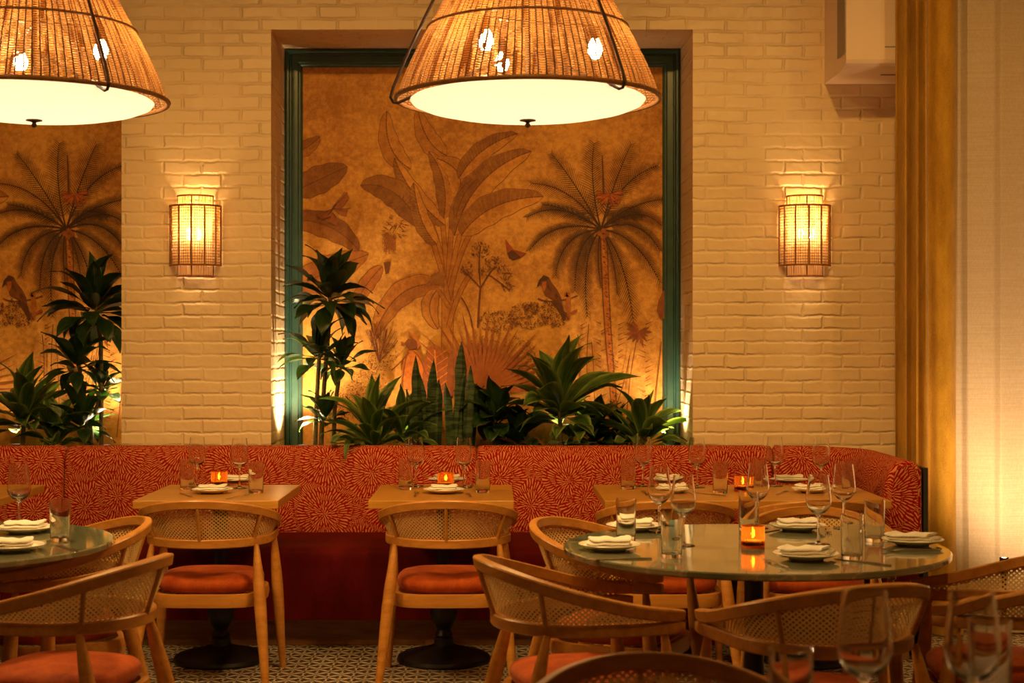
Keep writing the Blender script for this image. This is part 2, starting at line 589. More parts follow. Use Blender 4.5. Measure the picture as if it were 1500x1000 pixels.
def empty(name, loc=(0, 0, 0), rz=0.0):
    o = bpy.data.objects.new(name, None)
    COL.objects.link(o)
    o.location = loc
    o.rotation_euler = (0, 0, rz)
    o.empty_display_size = 0.1
    return o


def dup(o, parent=None):
    c = o.copy()
    COL.objects.link(c)
    if parent is not None:
        c.parent = parent
    for ch in list(o.children):
        dup(ch, c)
    return c


USED = set()


def inst(proto, loc, rz, label, group=None, scale=1.0):
    """first use moves the prototype itself, every later use copies it with its parts"""
    if proto.name in USED:
        o = dup(proto)
    else:
        o = proto
        USED.add(proto.name)
    o.location = loc
    o.rotation_euler = (0, 0, rz)
    o.scale = (scale,) * 3
    tag(o, label, None, group)
    return o


def light(kind, name, loc, energy, col=(1.0, 0.55, 0.16), size=0.05, aim=None, **kw):
    l = bpy.data.lights.new(name, kind)
    l.energy = energy
    l.color = col
    if kind == 'AREA':
        l.size = size
    else:
        l.shadow_soft_size = size
    for k, v in kw.items():
        setattr(l, k, v)
    o = bpy.data.objects.new(name, l)
    COL.objects.link(o)
    o.location = loc
    if aim is not None:
        o.rotation_euler = (Vector(aim) - Vector(loc)).to_track_quat('-Z', 'Y').to_euler()
    return o


# ------------------------------------------------------------------ the room
YW, YN = 8.04, 8.60                 # brick face, back of the niches
XL, XR, YB, ZC = -4.9, 3.75, -0.8, 3.95
PITCH = 2.99
NX0, NX1, NZ0, NZ1 = -1.161, 1.046, 0.50, 3.057


def rect_wall():
    mb = MB()
    n = [(NX0 - PITCH, NX1 - PITCH), (NX0, NX1)]

    def q(x0, x1, z0, z1, y=YW):
        mb.quad([(x0, y, z0), (x1, y, z0), (x1, y, z1), (x0, y, z1)], [(x0, z0), (x1, z0), (x1, z1), (x0, z1)])
    xs = [XL, n[0][0], n[0][1], n[1][0], n[1][1], XR]
    q(xs[0], xs[1], 0, ZC)
    q(xs[2], xs[3], 0, ZC)
    q(xs[4], xs[5], 0, ZC)
    for a, b in n:
        q(a, b, 0, NZ0)
        q(a, b, NZ1, ZC)
        for x in (a, b):
            mb.quad([(x, YW, NZ0), (x, YN, NZ0), (x, YN, NZ1), (x, YW, NZ1)],
                    [(x + 0.1, NZ0), (x + 0.1 + YN - YW, NZ0), (x + 0.1 + YN - YW, NZ1), (x + 0.1, NZ1)])
        for z in (NZ0, NZ1):
            mb.quad([(a, YW, z), (b, YW, z), (b, YN, z), (a, YN, z)], [(a, z), (b, z), (b, z + YN - YW), (a, z + YN - YW)])
        mb.quad([(a, YN, NZ0), (b, YN, NZ0), (b, YN, NZ1), (a, YN, NZ1)], [(a, NZ0), (b, NZ0), (b, NZ1), (a, NZ1)])
    o = mb.build('wall_back', M['brick'], None, False, recalc=False)
    tag(o, 'cream painted brick wall with two deep niches', None, None, 'structure')


rect_wall()


def slab(name, lo, hi, m, label):
    mb = MB()
    mb.box(lo, hi)
    tag(mb.build(name, m, None, False), label, None, None, 'structure')


slab('floor', (XL, YB, -0.1), (XR, YW + 0.7, 0), M['tile'], 'black and cream patterned cement tile floor')
slab('ceiling', (XL, YB, ZC), (XR, YW + 0.7, ZC + 0.1), M['ceiling'], 'plain ceiling above the frame')
slab('wall_left', (XL - 0.1, YB, 0), (XL, YW + 0.7, ZC), M['plaster'], 'plain left wall outside the view')
slab('wall_right', (XR, YB, 0), (XR + 0.1, YW + 0.7, ZC), M['plaster'], 'plain wall behind the sheer curtain')
slab('wall_front', (XL, YB - 0.1, 0), (XR, YB, ZC), M['plaster'], 'plain wall behind the viewpoint')


# ------------------------------------------------------------------ mural print
SN = F / YN      # px per metre on the niche back


def mural_mesh():
    mb = MB()
    rnd = random.Random(7)
    layer = [0]
    x0, x1, y0, y1 = 436, 976, 92, 706

    def P(px, py, dy=0.0):
        px = min(max(px, x0 + 1), x1 - 1)
        py = min(max(py, y0 + 1), y1 - 1)
        return (X(px, SN), YN - 0.006 - dy, Z(py, SN))

    def poly(pts, ink):
        layer[0] += 1
        dy = 0.0012 + layer[0] * 0.0000035
        mb.quad([P(a, b, dy) for a, b in pts], None, 0, ink)

    def strip(center, widths, ink):
        """ribbon along a polyline, widths in px"""
        layer[0] += 1
        dy = 0.0012 + layer[0] * 0.0000035
        L, Rr = [], []
        for i, (a, b) in enumerate(center):
            p0 = center[max(i - 1, 0)]
            p1 = center[min(i + 1, len(center) - 1)]
            tx, ty = p1[0] - p0[0], p1[1] - p0[1]
            l = math.hypot(tx, ty) or 1
            w = widths[i] / 2 if isinstance(widths, list) else widths / 2
            L.append(P(a - ty / l * w, b + tx / l * w, dy))
            Rr.append(P(a + ty / l * w, b - tx / l * w, dy))
        for i in range(len(center) - 1):
            mb.quad([L[i], L[i + 1], Rr[i + 1], Rr[i]], None, 0, ink)

    def bez(p, n=14):
        p = list(p)
        if len(p) == 2:
            p = [p[0], ((p[0][0] + p[1][0]) / 2, (p[0][1] + p[1][1]) / 2), p[1]]
        out = []
        for i in range(n + 1):
            t = i / n
            if len(p) == 3:
                k = ((1 - t) ** 2, 2 * t * (1 - t), t * t)
            else:
                k = ((1 - t) ** 3, 3 * t * (1 - t) ** 2, 3 * t * t * (1 - t), t ** 3)
            out.append((sum(a * q[0] for a, q in zip(k, p)), sum(a * q[1] for a, q in zip(k, p))))
        return out

    # base sheet
    mb.quad([P(x0, y1), P(x1, y1), P(x1, y0), P(x0, y0)], None, 0, (1, 1, 1))

    def paddle(pts, w, ink, edge=(0.40, 0.28, 0.17), shade=None, ribs=True, pet=0.0):
        c = bez(pts, 22)
        n = len(c) - 1
        prof = [max(0.0, math.sin(PI * min(1, (i / n) ** 0.8))) ** 0.55 for i in range(n + 1)]
        wd = [w * q * (1 + 0.05 * math.sin(i * 1.1 + w)) for i, q in enumerate(prof)]
        strip(c, [q + 1.6 for q in wd], edge)
        strip(c, wd, ink)
        if shade:
            off = []
            for i, (a, b) in enumerate(c):
                p0, p1 = c[max(i - 1, 0)], c[min(i + 1, n)]
                tx, ty = p1[0] - p0[0], p1[1] - p0[1]
                l = math.hypot(tx, ty) or 1
                off.append((a + ty / l * wd[i] * 0.25, b - tx / l * wd[i] * 0.25))
            strip(off, [q * 0.48 for q in wd], shade)
        strip(c, 1.5, edge)
        if ribs:
            for i in range(2, n - 1):
                a, b = c[i]
                p0, p1 = c[i - 1], c[i + 1]
                tx, ty = p1[0] - p0[0], p1[1] - p0[1]
                l = math.hypot(tx, ty) or 1
                tx, ty = tx / l, ty / l
                for sgn in (-1, 1):
                    h = wd[i] * 0.46
                    strip([(a, b), (a + sgn * ty * h + tx * 6, b - sgn * tx * h + ty * 6)], 0.5, tuple(v * 0.86 for v in ink))

    A, B_, Dk = (0.86, 0.78, 0.66), (0.97, 0.91, 0.78), (0.60, 0.50, 0.38)
    # leaves at the left edge
    paddle([(430, 222), (448, 222), (469, 200)], 22, A, shade=Dk)
    paddle([(428, 282), (470, 262), (509, 244)], 40, Dk, ribs=True)
    paddle([(425, 322), (490, 320), (526, 368)], 36, (0.62, 0.5, 0.36), shade=(0.5, 0.38, 0.26))
    paddle([(438, 420), (470, 400), (540, 372)], 46, (0.72, 0.56, 0.42), ribs=False)
    paddle([(560, 390), (530, 420), (520, 450)], 22, (0.80, 0.60, 0.42))
    # banana palm stems
    stem = (0.86, 0.75, 0.58)
    for pts, w in (([(652, 600), (657, 500), (655, 400)], 16), ([(655, 430), (650, 360), (612, 280)], 6),
                   ([(656, 420), (652, 350), (640, 250)], 6), ([(656, 420), (660, 340), (668, 250)], 6),
                   ([(657, 430), (668, 340), (700, 270)], 6), ([(657, 440), (668, 380), (690, 340)], 6),
                   ([(657, 440), (645, 380), (625, 330)], 6), ([(658, 450), (630, 400), (610, 412)], 5),
                   ([(657, 480), (668, 430), (690, 400)], 6)):
        c = bez(pts)
        strip(c, w + 2, (0.52, 0.36, 0.22))
        strip(c, w, stem)
    paddle([(602, 248), (560, 225), (567, 163)], 30, B_, shade=(0.82, 0.7, 0.5))
    paddle([(652, 330), (600, 290), (578, 232)], 26, B_, shade=Dk)
    paddle([(655, 228), (622, 215), (612, 160)], 30, B_, shade=A)
    paddle([(650, 320), (660, 260), (628, 222)], 26, A, shade=Dk)
    paddle([(668, 290), (690, 250), (640, 232)], 34, A, shade=B_)
    paddle([(618, 332), (580, 262), (528, 272)], 40, (0.62, 0.52, 0.38), shade=(0.52, 0.43, 0.30))
    paddle([(640, 358), (612, 330), (606, 268)], 24, B_, shade=Dk)
    paddle([(672, 262), (700, 212), (758, 196)], 28, B_, shade=Dk)
    paddle([(666, 345), (690, 250), (778, 222)], 42, B_, shade=Dk)
    paddle([(676, 345), (712, 290), (796, 288)], 42, B_, shade=(0.62, 0.52, 0.36))
    paddle([(668, 318), (676, 280), (700, 262)], 16, Dk)
    paddle([(646, 418), (575, 405), (545, 502)], 34, (0.84, 0.70, 0.50), shade=(0.74, 0.6, 0.44))
    poly([(628, 412), (632, 402), (642, 398), (652, 404), (651, 424), (642, 416), (634, 418), (620, 420)], Dk)
    paddle([(640, 425), (618, 450), (642, 482)], 24, (0.84, 0.72, 0.54), ribs=False)
    # banana flower
    for i in range(70):
        a = rnd.uniform(0, 2 * PI)
        r0 = rnd.uniform(3, 14)
        cx, cy = rnd.choice(((582, 325), (578, 340), (590, 300)))
        strip([(cx + r0 * math.cos(a), cy + r0 * math.sin(a)), (cx + (r0 + 6) * math.cos(a), cy + (r0 + 6) * math.sin(a))], 0.9, (0.45, 0.28, 0.15))
    for i in range(90):
        strip([(570 + rnd.uniform(-10, 10), 355 + rnd.uniform(-14, 18)), (570 + rnd.uniform(-10, 10), 355 + rnd.uniform(-14, 18))], 0.5, (0.6, 0.42, 0.25))
    poly([(562, 384), (572, 383), (570, 400), (565, 402)], (0.4, 0.27, 0.18))

    # coconut palm
    DK1, DK2 = (0.17, 0.13, 0.08), (0.30, 0.21, 0.12)
    O = (880, 336)

    def frond(tip, ctrl, ln, ink, o=O, n=36, droop=0.30):
        c = bez([o, ctrl, tip], n)
        for i in range(5, n + 1):
            a, b = c[i]
            p0, p1 = c[i - 1], c[min(i + 1, n)]
            tx, ty = p1[0] - p0[0], p1[1] - p0[1]
            l = math.hypot(tx, ty) or 1
            tx, ty = tx / l, ty / l
            q = i / n
            h = 1.05 * ln * (0.45 + 0.75 * math.sin(PI * min(q * 0.9, 1))) * (1.0 if q < 0.85 else 0.8)
            for sgn in (-1, 1):
                ex = tx * 0.75 + sgn * ty * 0.72
                ey = ty * 0.75 - sgn * tx * 0.72 + droop
                e = math.hypot(ex, ey)
                h2 = h * rnd.uniform(0.85, 1.1)
                ex, ey = ex / e * h2, ey / e * h2
                k = tuple(v * rnd.uniform(0.8, 1.25) for v in ink)
                strip([(a, b), (a + ex * 0.55, b + ey * 0.55 - 0.6), (a + ex, b + ey)], [0.95, 0.6, 0.12], k)
        strip(c, [2.2 - 1.6 * i / n for i in range(n + 1)], (0.18, 0.12, 0.07))

    trunk = bez([(884, 340), (886, 450), (900, 600)], 24)
    strip(trunk, [12 - 3 * i / 24 for i in range(25)], (0.42, 0.28, 0.15))
    strip(trunk, [8.5 - 2 * i / 24 for i in range(25)], (0.88, 0.66, 0.42))
    for i in range(120):
        t = rnd.random()
        k = int(t * 24)
        a, b = trunk[k]
        a += rnd.uniform(-0.5, 5.5)
        b += rnd.uniform(-5, 5)
        strip([(a - 2, b), (a + 1, b + 1.5)], 0.9, (0.32, 0.2, 0.11))
    fr = [((808, 226), (840, 262), 15, DK1), ((870, 211), (862, 265), 19, DK1), ((924, 212), (900, 262), 19, DK2),
          ((962, 243), (905, 262), 15, DK1), ((779, 269), (838, 270), 17, DK2), ((773, 318), (820, 290), 14, DK1),
          ((776, 366), (812, 318), 16, DK1), ((974, 292), (920, 296), 15, DK1), ((968, 330), (935, 296), 17, DK2),
          ((966, 366), (935, 312), 17, DK1), ((814, 402), (822, 340), 17, DK1), ((842, 424), (842, 350), 19, DK1),
          ((860, 462), (850, 370), 17, DK1), ((966, 412), (930, 340), 19, DK1), ((928, 476), (916, 370), 22, DK1),
          ((904, 430), (900, 370), 13, DK2), ((880, 420), (872, 370), 10, DK2), ((796, 300), (840, 305), 13, DK1), ((940, 318), (912, 296), 14, DK1)]
    for tip, ctl, ln, ink in fr:
        frond(tip, ctl, ln, ink)
    for i in range(110):       # fruit cluster
        a = rnd.uniform(-0.3, PI + 0.3)
        r = rnd.uniform(4, 22)
        strip([(893 + 0.3 * r * math.cos(a), 284 + 0.3 * r * math.sin(a)), (893 + r * math.cos(a), 284 + r * math.sin(a) * 0.95)], [1.0, 2.2],
              rnd.choice(((0.95, 0.55, 0.28), (0.75, 0.42, 0.2), (0.5, 0.28, 0.14))))
    strip([(884, 285), (882, 228)], [3.5, 1.5], (0.36, 0.24, 0.14))
    for a, b in ((878, 342), (884, 338), (889, 343), (883, 347)):
        poly([(a + 4 * math.cos(k), b + 4 * math.sin(k)) for k in [j * PI / 4 for j in range(8)]], (0.62, 0.42, 0.24))

    # butterflies
    poly([(740, 350), (753, 366), (749, 378), (743, 372)], (0.62, 0.30, 0.16))
    poly([(753, 366), (771, 371), (760, 379), (749, 378)], (0.55, 0.27, 0.14))
    poly([(743, 371), (750, 366), (763, 377), (752, 381), (746, 378)], (0.24, 0.15, 0.1))
    for pts in ([(488, 303), (508, 281), (512, 290), (498, 310)], [(490, 306), (511, 305), (508, 317), (500, 316)],
                [(487, 306), (465, 315), (472, 322), (488, 316)], [(488, 312), (497, 322), (494, 331), (482, 326)]):
        poly(pts, (0.6, 0.40, 0.24))
        for j in range(4):
            a, b = pts[1]
            strip([pts[0], (a + rnd.uniform(-3, 3), b + j * 2)], 0.7, (0.4, 0.26, 0.15))
    strip([(481, 315), (493, 299)], [1.5, 2.5], (0.28, 0.18, 0.1))
    # bird on a branch, and its faint fellow
    poly([(790, 412), (797, 404), (804, 406), (808, 414), (816, 424), (822, 436), (824, 448), (812, 440), (798, 432), (794, 420)], (0.42, 0.28, 0.17))
    poly([(794, 414), (800, 412), (800, 420), (797, 427), (794, 420)], (0.85, 0.55, 0.32))
    poly([(789, 412), (791, 408), (793, 414), (786, 421)], (0.2, 0.14, 0.1))
    poly([(789, 411), (796, 403), (804, 406), (801, 411), (793, 412)], (0.22, 0.15, 0.1))
    poly([(816, 440), (824, 447), (829, 467), (825, 471), (820, 458), (810, 444)], (0.28, 0.19, 0.12))
    for i in range(26):
        a = rnd.uniform(800, 818)
        b = 414 + (a - 800) * 1.2 + rnd.uniform(-3, 5)
        strip([(a, b), (a + 3, b + 5)], 0.7, (0.22, 0.14, 0.09))
    strip(bez([(788, 437), (806, 447), (846, 433)]), 1.4, (0.3, 0.2, 0.12))
    strip(bez([(829, 434), (834, 420), (832, 468)]), 7, (0.72, 0.52, 0.34))
    poly([(834, 458), (845, 452), (846, 456), (837, 461)], (0.66, 0.4, 0.24))

    # small leafed trees and bushes
    def dots(cx, cy, rx, ry, n, ink=(0.30, 0.17, 0.09), sz=2.2):
        for i in range(int(n * 1.3)):
            a = rnd.uniform(0, 2 * PI)
            r = math.sqrt(rnd.random())
            px, py = cx + rx * r * math.cos(a), cy + ry * r * math.sin(a)
            b = rnd.uniform(0, PI)
            s = sz * rnd.uniform(0.5, 1.2)
            poly([(px + s * math.cos(b), py + s * math.sin(b)), (px + 0.5 * s * math.cos(b + 2), py + 0.5 * s * math.sin(b + 2)),
                  (px - s * math.cos(b), py - s * math.sin(b))], ink)
    twig = (0.38, 0.22, 0.11)
    for pts, w in (([(700, 480), (702, 440), (704, 420)], 3), ([(704, 422), (690, 405), (678, 396)], 1.6), ([(704, 422), (716, 400), (726, 390)], 2),
                   ([(704, 420), (700, 385), (704, 360)], 2), ([(716, 402), (735, 415), (746, 425)], 1.5), ([(692, 480), (690, 455), (676, 436)], 1.8)):
        strip(bez(pts, 6), w, twig)
    for a in ((704, 366, 14, 12, 70), (684, 394, 10, 10, 45), (722, 384, 12, 10, 60), (738, 400, 12, 12, 60), (744, 420, 10, 8, 40), (710, 398, 10, 8, 30)):
        dots(*a)
    for a in ((730, 470, 30, 16, 240), (775, 462, 30, 20, 300), (812, 465, 22, 14, 150), (780, 450, 12, 8, 60), (806, 445, 10, 8, 50), (740, 520, 45, 34, 260),
              (540, 560, 26, 34, 260), (510, 590, 20, 26, 160), (560, 520, 22, 24, 120), (700, 530, 30, 40, 120)):
        dots(*a)
    for i in range(26):
        a = rnd.uniform(-2.5, -0.6)
        strip(bez([(556, 530), (556 + 20 * math.cos(a), 530 + 24 * math.sin(a)), (556 + 44 * math.cos(a) + rnd.uniform(-8, 8), 530 + 50 * math.sin(a))], 5), 0.8, twig)
    # fan palm
    for i in range(30):
        a = -PI * 0.02 - i / 29 * PI * 1.0
        L = 108 + 14 * math.sin(i * 2.1)
        strip([(704, 575), (704 + L * 0.55 * math.cos(a), 575 + L * 0.55 * math.sin(a)), (704 + L * math.cos(a), 575 + L * math.sin(a))], [1.5, 5.5, 0.4], (0.60, 0.36, 0.2))
    # broad leaf with pale veins
    paddle([(642, 600), (640, 550), (636, 504)], 42, (0.62, 0.38, 0.22), edge=(0.45, 0.28, 0.15), ribs=False)
    strip([(642, 600), (637, 512)], 2.5, (1.0, 0.72, 0.4))
    for i in range(7):
        for sg in (-1, 1):
            strip([(641 - i * 0.6, 590 - i * 11), (641 + sg * 15, 578 - i * 11)], 1.0, (1.0, 0.72, 0.4))
    paddle([(662, 580), (668, 545), (662, 514)], 18, (0.55, 0.34, 0.2))
    # seated animal figure
    poly([(598, 514), (608, 512), (616, 520), (620, 540), (618, 566), (608, 574), (594, 568), (588, 548), (592, 528)], (0.92, 0.62, 0.34))
    for p in ([(606, 514), (616, 520), (624, 548)], [(600, 516), (588, 530), (574, 542)], [(598, 514), (590, 540), (590, 570)]):
        strip(bez(p, 8), 2.0, (0.48, 0.27, 0.14))
    poly([(592, 503), (598, 496), (608, 496), (613, 503), (610, 510), (600, 512)], (0.42, 0.26, 0.15))
    poly([(597, 483), (604, 489), (612, 494), (616, 504), (612, 512), (611, 500), (603, 493)], (0.78, 0.52, 0.3))
    poly([(588, 500), (594, 502), (593, 507), (588, 506)], (0.6, 0.36, 0.2))
    # flower and tall stems on the right
    for i in range(12):
        a = -0.4 + i * 0.42
        L = rnd.uniform(14, 26)
        strip([(935, 486), (935 + L * 0.6 * math.cos(a), 486 + L * 0.6 * math.sin(a)), (935 + L * math.cos(a), 486 + L * math.sin(a))], [2, 5, 0.4], rnd.choice(((0.46, 0.28, 0.15), (0.62, 0.38, 0.22))))
    for p in ([(918, 600), (922, 540), (934, 490)], [(900, 600), (915, 560), (922, 520)], [(845, 600), (852, 540), (846, 490)], [(870, 620), (872, 560), (866, 500)],
              [(955, 640), (962, 560), (968, 500)], [(862, 475), (858, 520), (860, 560)]):
        strip(bez(p, 8), 1.3, (0.46, 0.3, 0.17))
    for cx in (850, 880, 905, 945):
        for i in range(18):
            b = 470 + i * 8 + rnd.uniform(-2, 2)
            strip([(cx, b + 5), (cx + rnd.choice((-1, 1)) * rnd.uniform(7, 14), b)], [1.6, 0.3], (0.5, 0.33, 0.19))
    poly([(964, 440), (971, 425), (975, 430), (975, 468), (966, 466), (961, 455)], (0.5, 0.34, 0.2))
    return mb


mural = mural_mesh().build('wall_mural', M['print'], None, False, recalc=False)
tag(mural, 'sepia tropical mural with palms and banana leaves, whole inside the dark green frame', 'mural')
mural2 = mural.copy()
COL.objects.link(mural2)
mural2.location.x -= PITCH
tag(mural2, 'sepia palm mural at the left edge, cut off by the brick pier', 'mural')


def frame():
    # mitred moulding round three sides and the sill; profile steps toward the room
    a0, a1, b0, b1 = X(417, SN), X(996, SN), NZ0 + 0.02, Z(71, SN)
    a0, a1, b1 = max(a0, NX0 + 0.003), min(a1, NX1 - 0.003), min(b1, NZ1 - 0.003)
    prof = [(0.0, 0.004), (0.0, 0.045), (0.012, 0.052), (0.022, 0.050), (0.026, 0.036), (0.034, 0.034), (0.038, 0.042), (0.070, 0.042),
            (0.076, 0.030), (0.084, 0.028), (0.090, 0.020), (0.095, 0.007)]
    mb = MB()
    rows = []
    for d, h in prof:
        rows.append([(a0 + d, YN - h, b0 + d), (a1 - d, YN - h, b0 + d), (a1 - d, YN - h, b1 - d), (a0 + d, YN - h, b1 - d)])
    mb.grid(rows, None, True)
    o = mb.build('mural_frame', M['green'], None, False, recalc=False)
    return tag(o, 'dark green moulded frame around the central palm mural', 'frame')


frame()


# ------------------------------------------------------------------ planters and plants
def planter(dx, label):
    r = empty('planter_trough', (dx + (NX0 + NX1) / 2, 8.32, NZ0))
    w = (NX1 - NX0) / 2 - 0.02
    mb = MB()
    mb.box((-w, -0.22, 0.002), (w, 0.20, 0.03))
    mb.box((-w, -0.22, 0.03), (w, -0.20, 0.32))
    mb.box((-w, 0.18, 0.03), (w, 0.20, 0.32))
    mb.box((-w, -0.20, 0.03), (-w + 0.02, 0.18, 0.32))
    mb.box((w - 0.02, -0.20, 0.03), (w, 0.18, 0.32))
    mb.build('trough', M['trough'], r, False)
    mb = MB()
    n = 24
    rows = []
    rnd = random.Random(3)
    for j in range(6):
        rows.append([(-w + 0.021 + (2 * w - 0.042) * i / n, -0.198 + 0.376 * j / 5, 0.285 + rnd.uniform(-0.008, 0.01)) for i in range(n + 1)])
    mb.grid(rows)
    mb.build('soil', M['soil'], r, True, recalc=False)
    tag(r, label, 'planter')


planter(0, 'long dark planter trough in the framed niche behind the banquette')
planter(-PITCH, 'long dark planter trough in the left niche behind the banquette')


def clampv(p, dx, side=True):
    x, y, z = p
    if y > 8.0:
        x = min(max(x, NX0 + dx + 0.015), NX1 + dx - 0.012)
    y = min(y, YN - 0.062)
    if y < 8.0 and z < 0.905 and y > 7.73:
        z = 0.905
    if 7.99 < y < 8.1 and z < 0.835:
        z = 0.835
    return (x, y, z)


def leaf(mb, base, az, el, L, W, droop, dx, twist=0.0, n=9, fold=0.16):
    p = Vector(base)
    rows, uvs = [], []
    side0 = Vector((-math.sin(az), math.cos(az), 0))
    for i in range(n + 1):
        t = i / n
        e = el - droop * t * t
        d = Vector((math.cos(e) * math.cos(az), math.cos(e) * math.sin(az), math.sin(e)))
        up = side0.cross(d)
        if up.z < 0:
            up = -up
        w = W * (0.10 + 0.90 * max(0.0, math.sin(PI * (0.02 + 0.98 * t) ** 0.95)) ** 1.25)
        if t > 0.85:
            w *= max(0.0, (1 - t) / 0.15) ** 0.6
        tw = twist * t
        s = side0 * math.cos(tw) + up * math.sin(tw)
        u2 = up * math.cos(tw) - side0 * math.sin(tw)
        row, uv = [], []
        for k in (-1, -0.5, 0, 0.5, 1):
            q = p + s * (w / 2 * k) + u2 * (abs(k) * w * fold + 0.004 * math.sin(t * 9 + k * 3))
            row.append(clampv(q, dx))
            uv.append(((k + 1) / 2, t))
        rows.append(row)
        uvs.append(uv)
        p = p + d * (L / n)
    mb.grid(rows, uvs)


def head(mb, c, n, L, W, dx, rnd, lo=-0.2, hi=1.45, drp=(0.5, 1.4), spread=0.03, azr=None):
    for i in range(n):
        q = i / max(1, n - 1)
        az = i * 2.399 + rnd.uniform(-0.3, 0.3)
        if azr:
            az = azr[0] + (azr[1] - azr[0]) * ((i * 0.618) % 1)
        el = hi + (lo - hi) * q + rnd.uniform(-0.36, 0.30)
        z = c[2] - 0.06 * q * (L / 0.25) + rnd.uniform(0, 0.02)
        leaf(mb, (c[0] + spread * math.cos(az) * q, c[1] + spread * math.sin(az) * q, z), az, el,
             L * rnd.uniform(0.8, 1.15) * (0.72 + 0.28 * math.sin(PI * min(1, q + 0.2))), W * rnd.uniform(0.9, 1.35), rnd.uniform(*drp), dx, rnd.uniform(-0.9, 0.9))


SP = F / 8.30      # px per metre for the planting line


def plant(name, px, y, heads, stems, label, cat, dx=0, mat='leaf', seed=1, group=None, **kw):
    """heads: (px, py, y, n, L, W[, opts]); stems: lists of (px, py)"""
    rnd = random.Random(seed)
    s = F / y
    base = (X(px, s), y, 0.79)
    r = empty(name, base)
    mb = MB()
    for h in heads:
        sx = F / h[2]
        o = h[6] if len(h) > 6 else {}
        head(mb, (X(h[0], sx), h[2], Z(h[1], sx)), h[3], h[4], h[5], dx, rnd, **o)
    mb.v = [(v[0] - base[0], v[1] - base[1], v[2] - base[2]) for v in mb.v]
    mb.build('foliage', M[mat], r, True, recalc=False)
    for st in stems:
        mb = MB()
        pts = [Vector((X(a, s), y + 0.01 * math.sin(i), Z(b, s))) - Vector(base) for i, (a, b) in enumerate(st)]
        mb.tube(pts, [0.013 - 0.003 * i / len(pts) for i in range(len(pts))], 8)
        mb.build('stem', M['cane_stem'], r)
    tag(r, label, cat, group)
    return r


D2 = -PITCH
plant('corn_plant', 474, 8.28,
      [(483, 432, 8.28, 40, 0.29, 0.082, dict(lo=-0.7, spread=0.05)), (466, 518, 8.26, 22, 0.24, 0.066, dict(lo=-0.5)), (500, 530, 8.3, 16, 0.20, 0.06, dict(lo=-0.4)),
       (476, 610, 8.26, 18, 0.18, 0.055)],
      [[(470, 668), (472, 600), (478, 520), (484, 450), (483, 425)], [(461, 668), (463, 600), (466, 545), (468, 518)], [(488, 668), (490, 600), (498, 540)]],
      'tall dark dracaena on thin canes at the left of the framed niche', 'plant', seed=3)
plant('corn_plant', 138, 8.28,
      [(138, 448, 8.28, 38, 0.30, 0.082, dict(lo=-0.7, spread=0.05)), (112, 530, 8.26, 24, 0.26, 0.066, dict(lo=-0.5)), (150, 565, 8.3, 12, 0.18, 0.06), (122, 615, 8.24, 24, 0.25, 0.066)],
      [[(148, 668), (148, 600), (147, 500), (140, 445)], [(128, 668), (126, 600), (114, 530)], [(135, 668), (133, 620), (150, 570)]],
      'tall dark dracaena on thin canes against the left mural beside the brick pier', 'plant', dx=D2, seed=5)
plant('striped_dracaena', 32, 8.22,
      [(34, 610, 8.22, 36, 0.34, 0.085, dict(lo=-0.1)), (80, 640, 8.2, 18, 0.26, 0.07, dict(lo=0.0))], [[(32, 668), (33, 640), (34, 612)]],
      'low spreading dracaena with striped leaves at the left edge', 'plant', dx=D2, mat='leaf2', seed=11)
plant('striped_dracaena', 552, 8.20,
      [(548, 640, 8.18, 34, 0.36, 0.075, dict(lo=-0.05, hi=1.35)), (590, 632, 8.22, 16, 0.30, 0.065, dict(lo=0.1, hi=1.2)), (520, 655, 8.0, 5, 0.30, 0.06, dict(lo=0.3, hi=0.5, azr=(-2.2, -1.3), drp=(1.6, 2.2)))],
      [[(550, 668), (549, 650), (548, 640)]], 'low arching striped dracaena right of the tall canes, one leaf over the banquette', 'plant', mat='leaf2', seed=17)
plant('large_dracaena', 822, 8.20,
      [(820, 590, 8.18, 34, 0.42, 0.115, dict(lo=-0.1, hi=1.4)), (835, 640, 8.02, 9, 0.26, 0.085, dict(lo=0.2, hi=0.6, azr=(-2.3, -0.8), drp=(1.8, 2.3)))],
      [[(822, 668), (821, 630), (820, 595)]], 'largest broad leaved dracaena standing before the framed mural, leaves draped over the banquette', 'plant', mat='leaf2', seed=23)
plant('striped_dracaena', 942, 8.20,
      [(940, 640, 8.2, 34, 0.32, 0.07, dict(lo=-0.05, hi=1.35)), (920, 650, 8.02, 5, 0.2, 0.05, dict(lo=0.3, hi=0.5, azr=(-2.2, -1.0), drp=(1.7, 2.2)))],
      [[(942, 668), (941, 655), (940, 640)]], 'low arching striped dracaena in the right corner of the framed niche', 'plant', mat='leaf2', seed=29)
plant('dark_foliage_plant', 725, 8.30,
      [(725, 610, 8.3, 30, 0.22, 0.085, dict(lo=-0.3)), (760, 640, 8.28, 26, 0.22, 0.08), (700, 600, 8.34, 14, 0.16, 0.08)], [[(725, 668), (725, 640), (725, 612)], [(760, 668), (760, 645)]],
      'dark round leaved bush between the sword leaves and the largest dracaena', 'plant', seed=31)
plant('dark_foliage_plant', 872, 8.30,
      [(872, 640, 8.3, 30, 0.24, 0.07), (905, 630, 8.34, 16, 0.22, 0.06)], [[(872, 668), (872, 642)]],
      'dark low bush between the largest dracaena and the right corner', 'plant', seed=37)


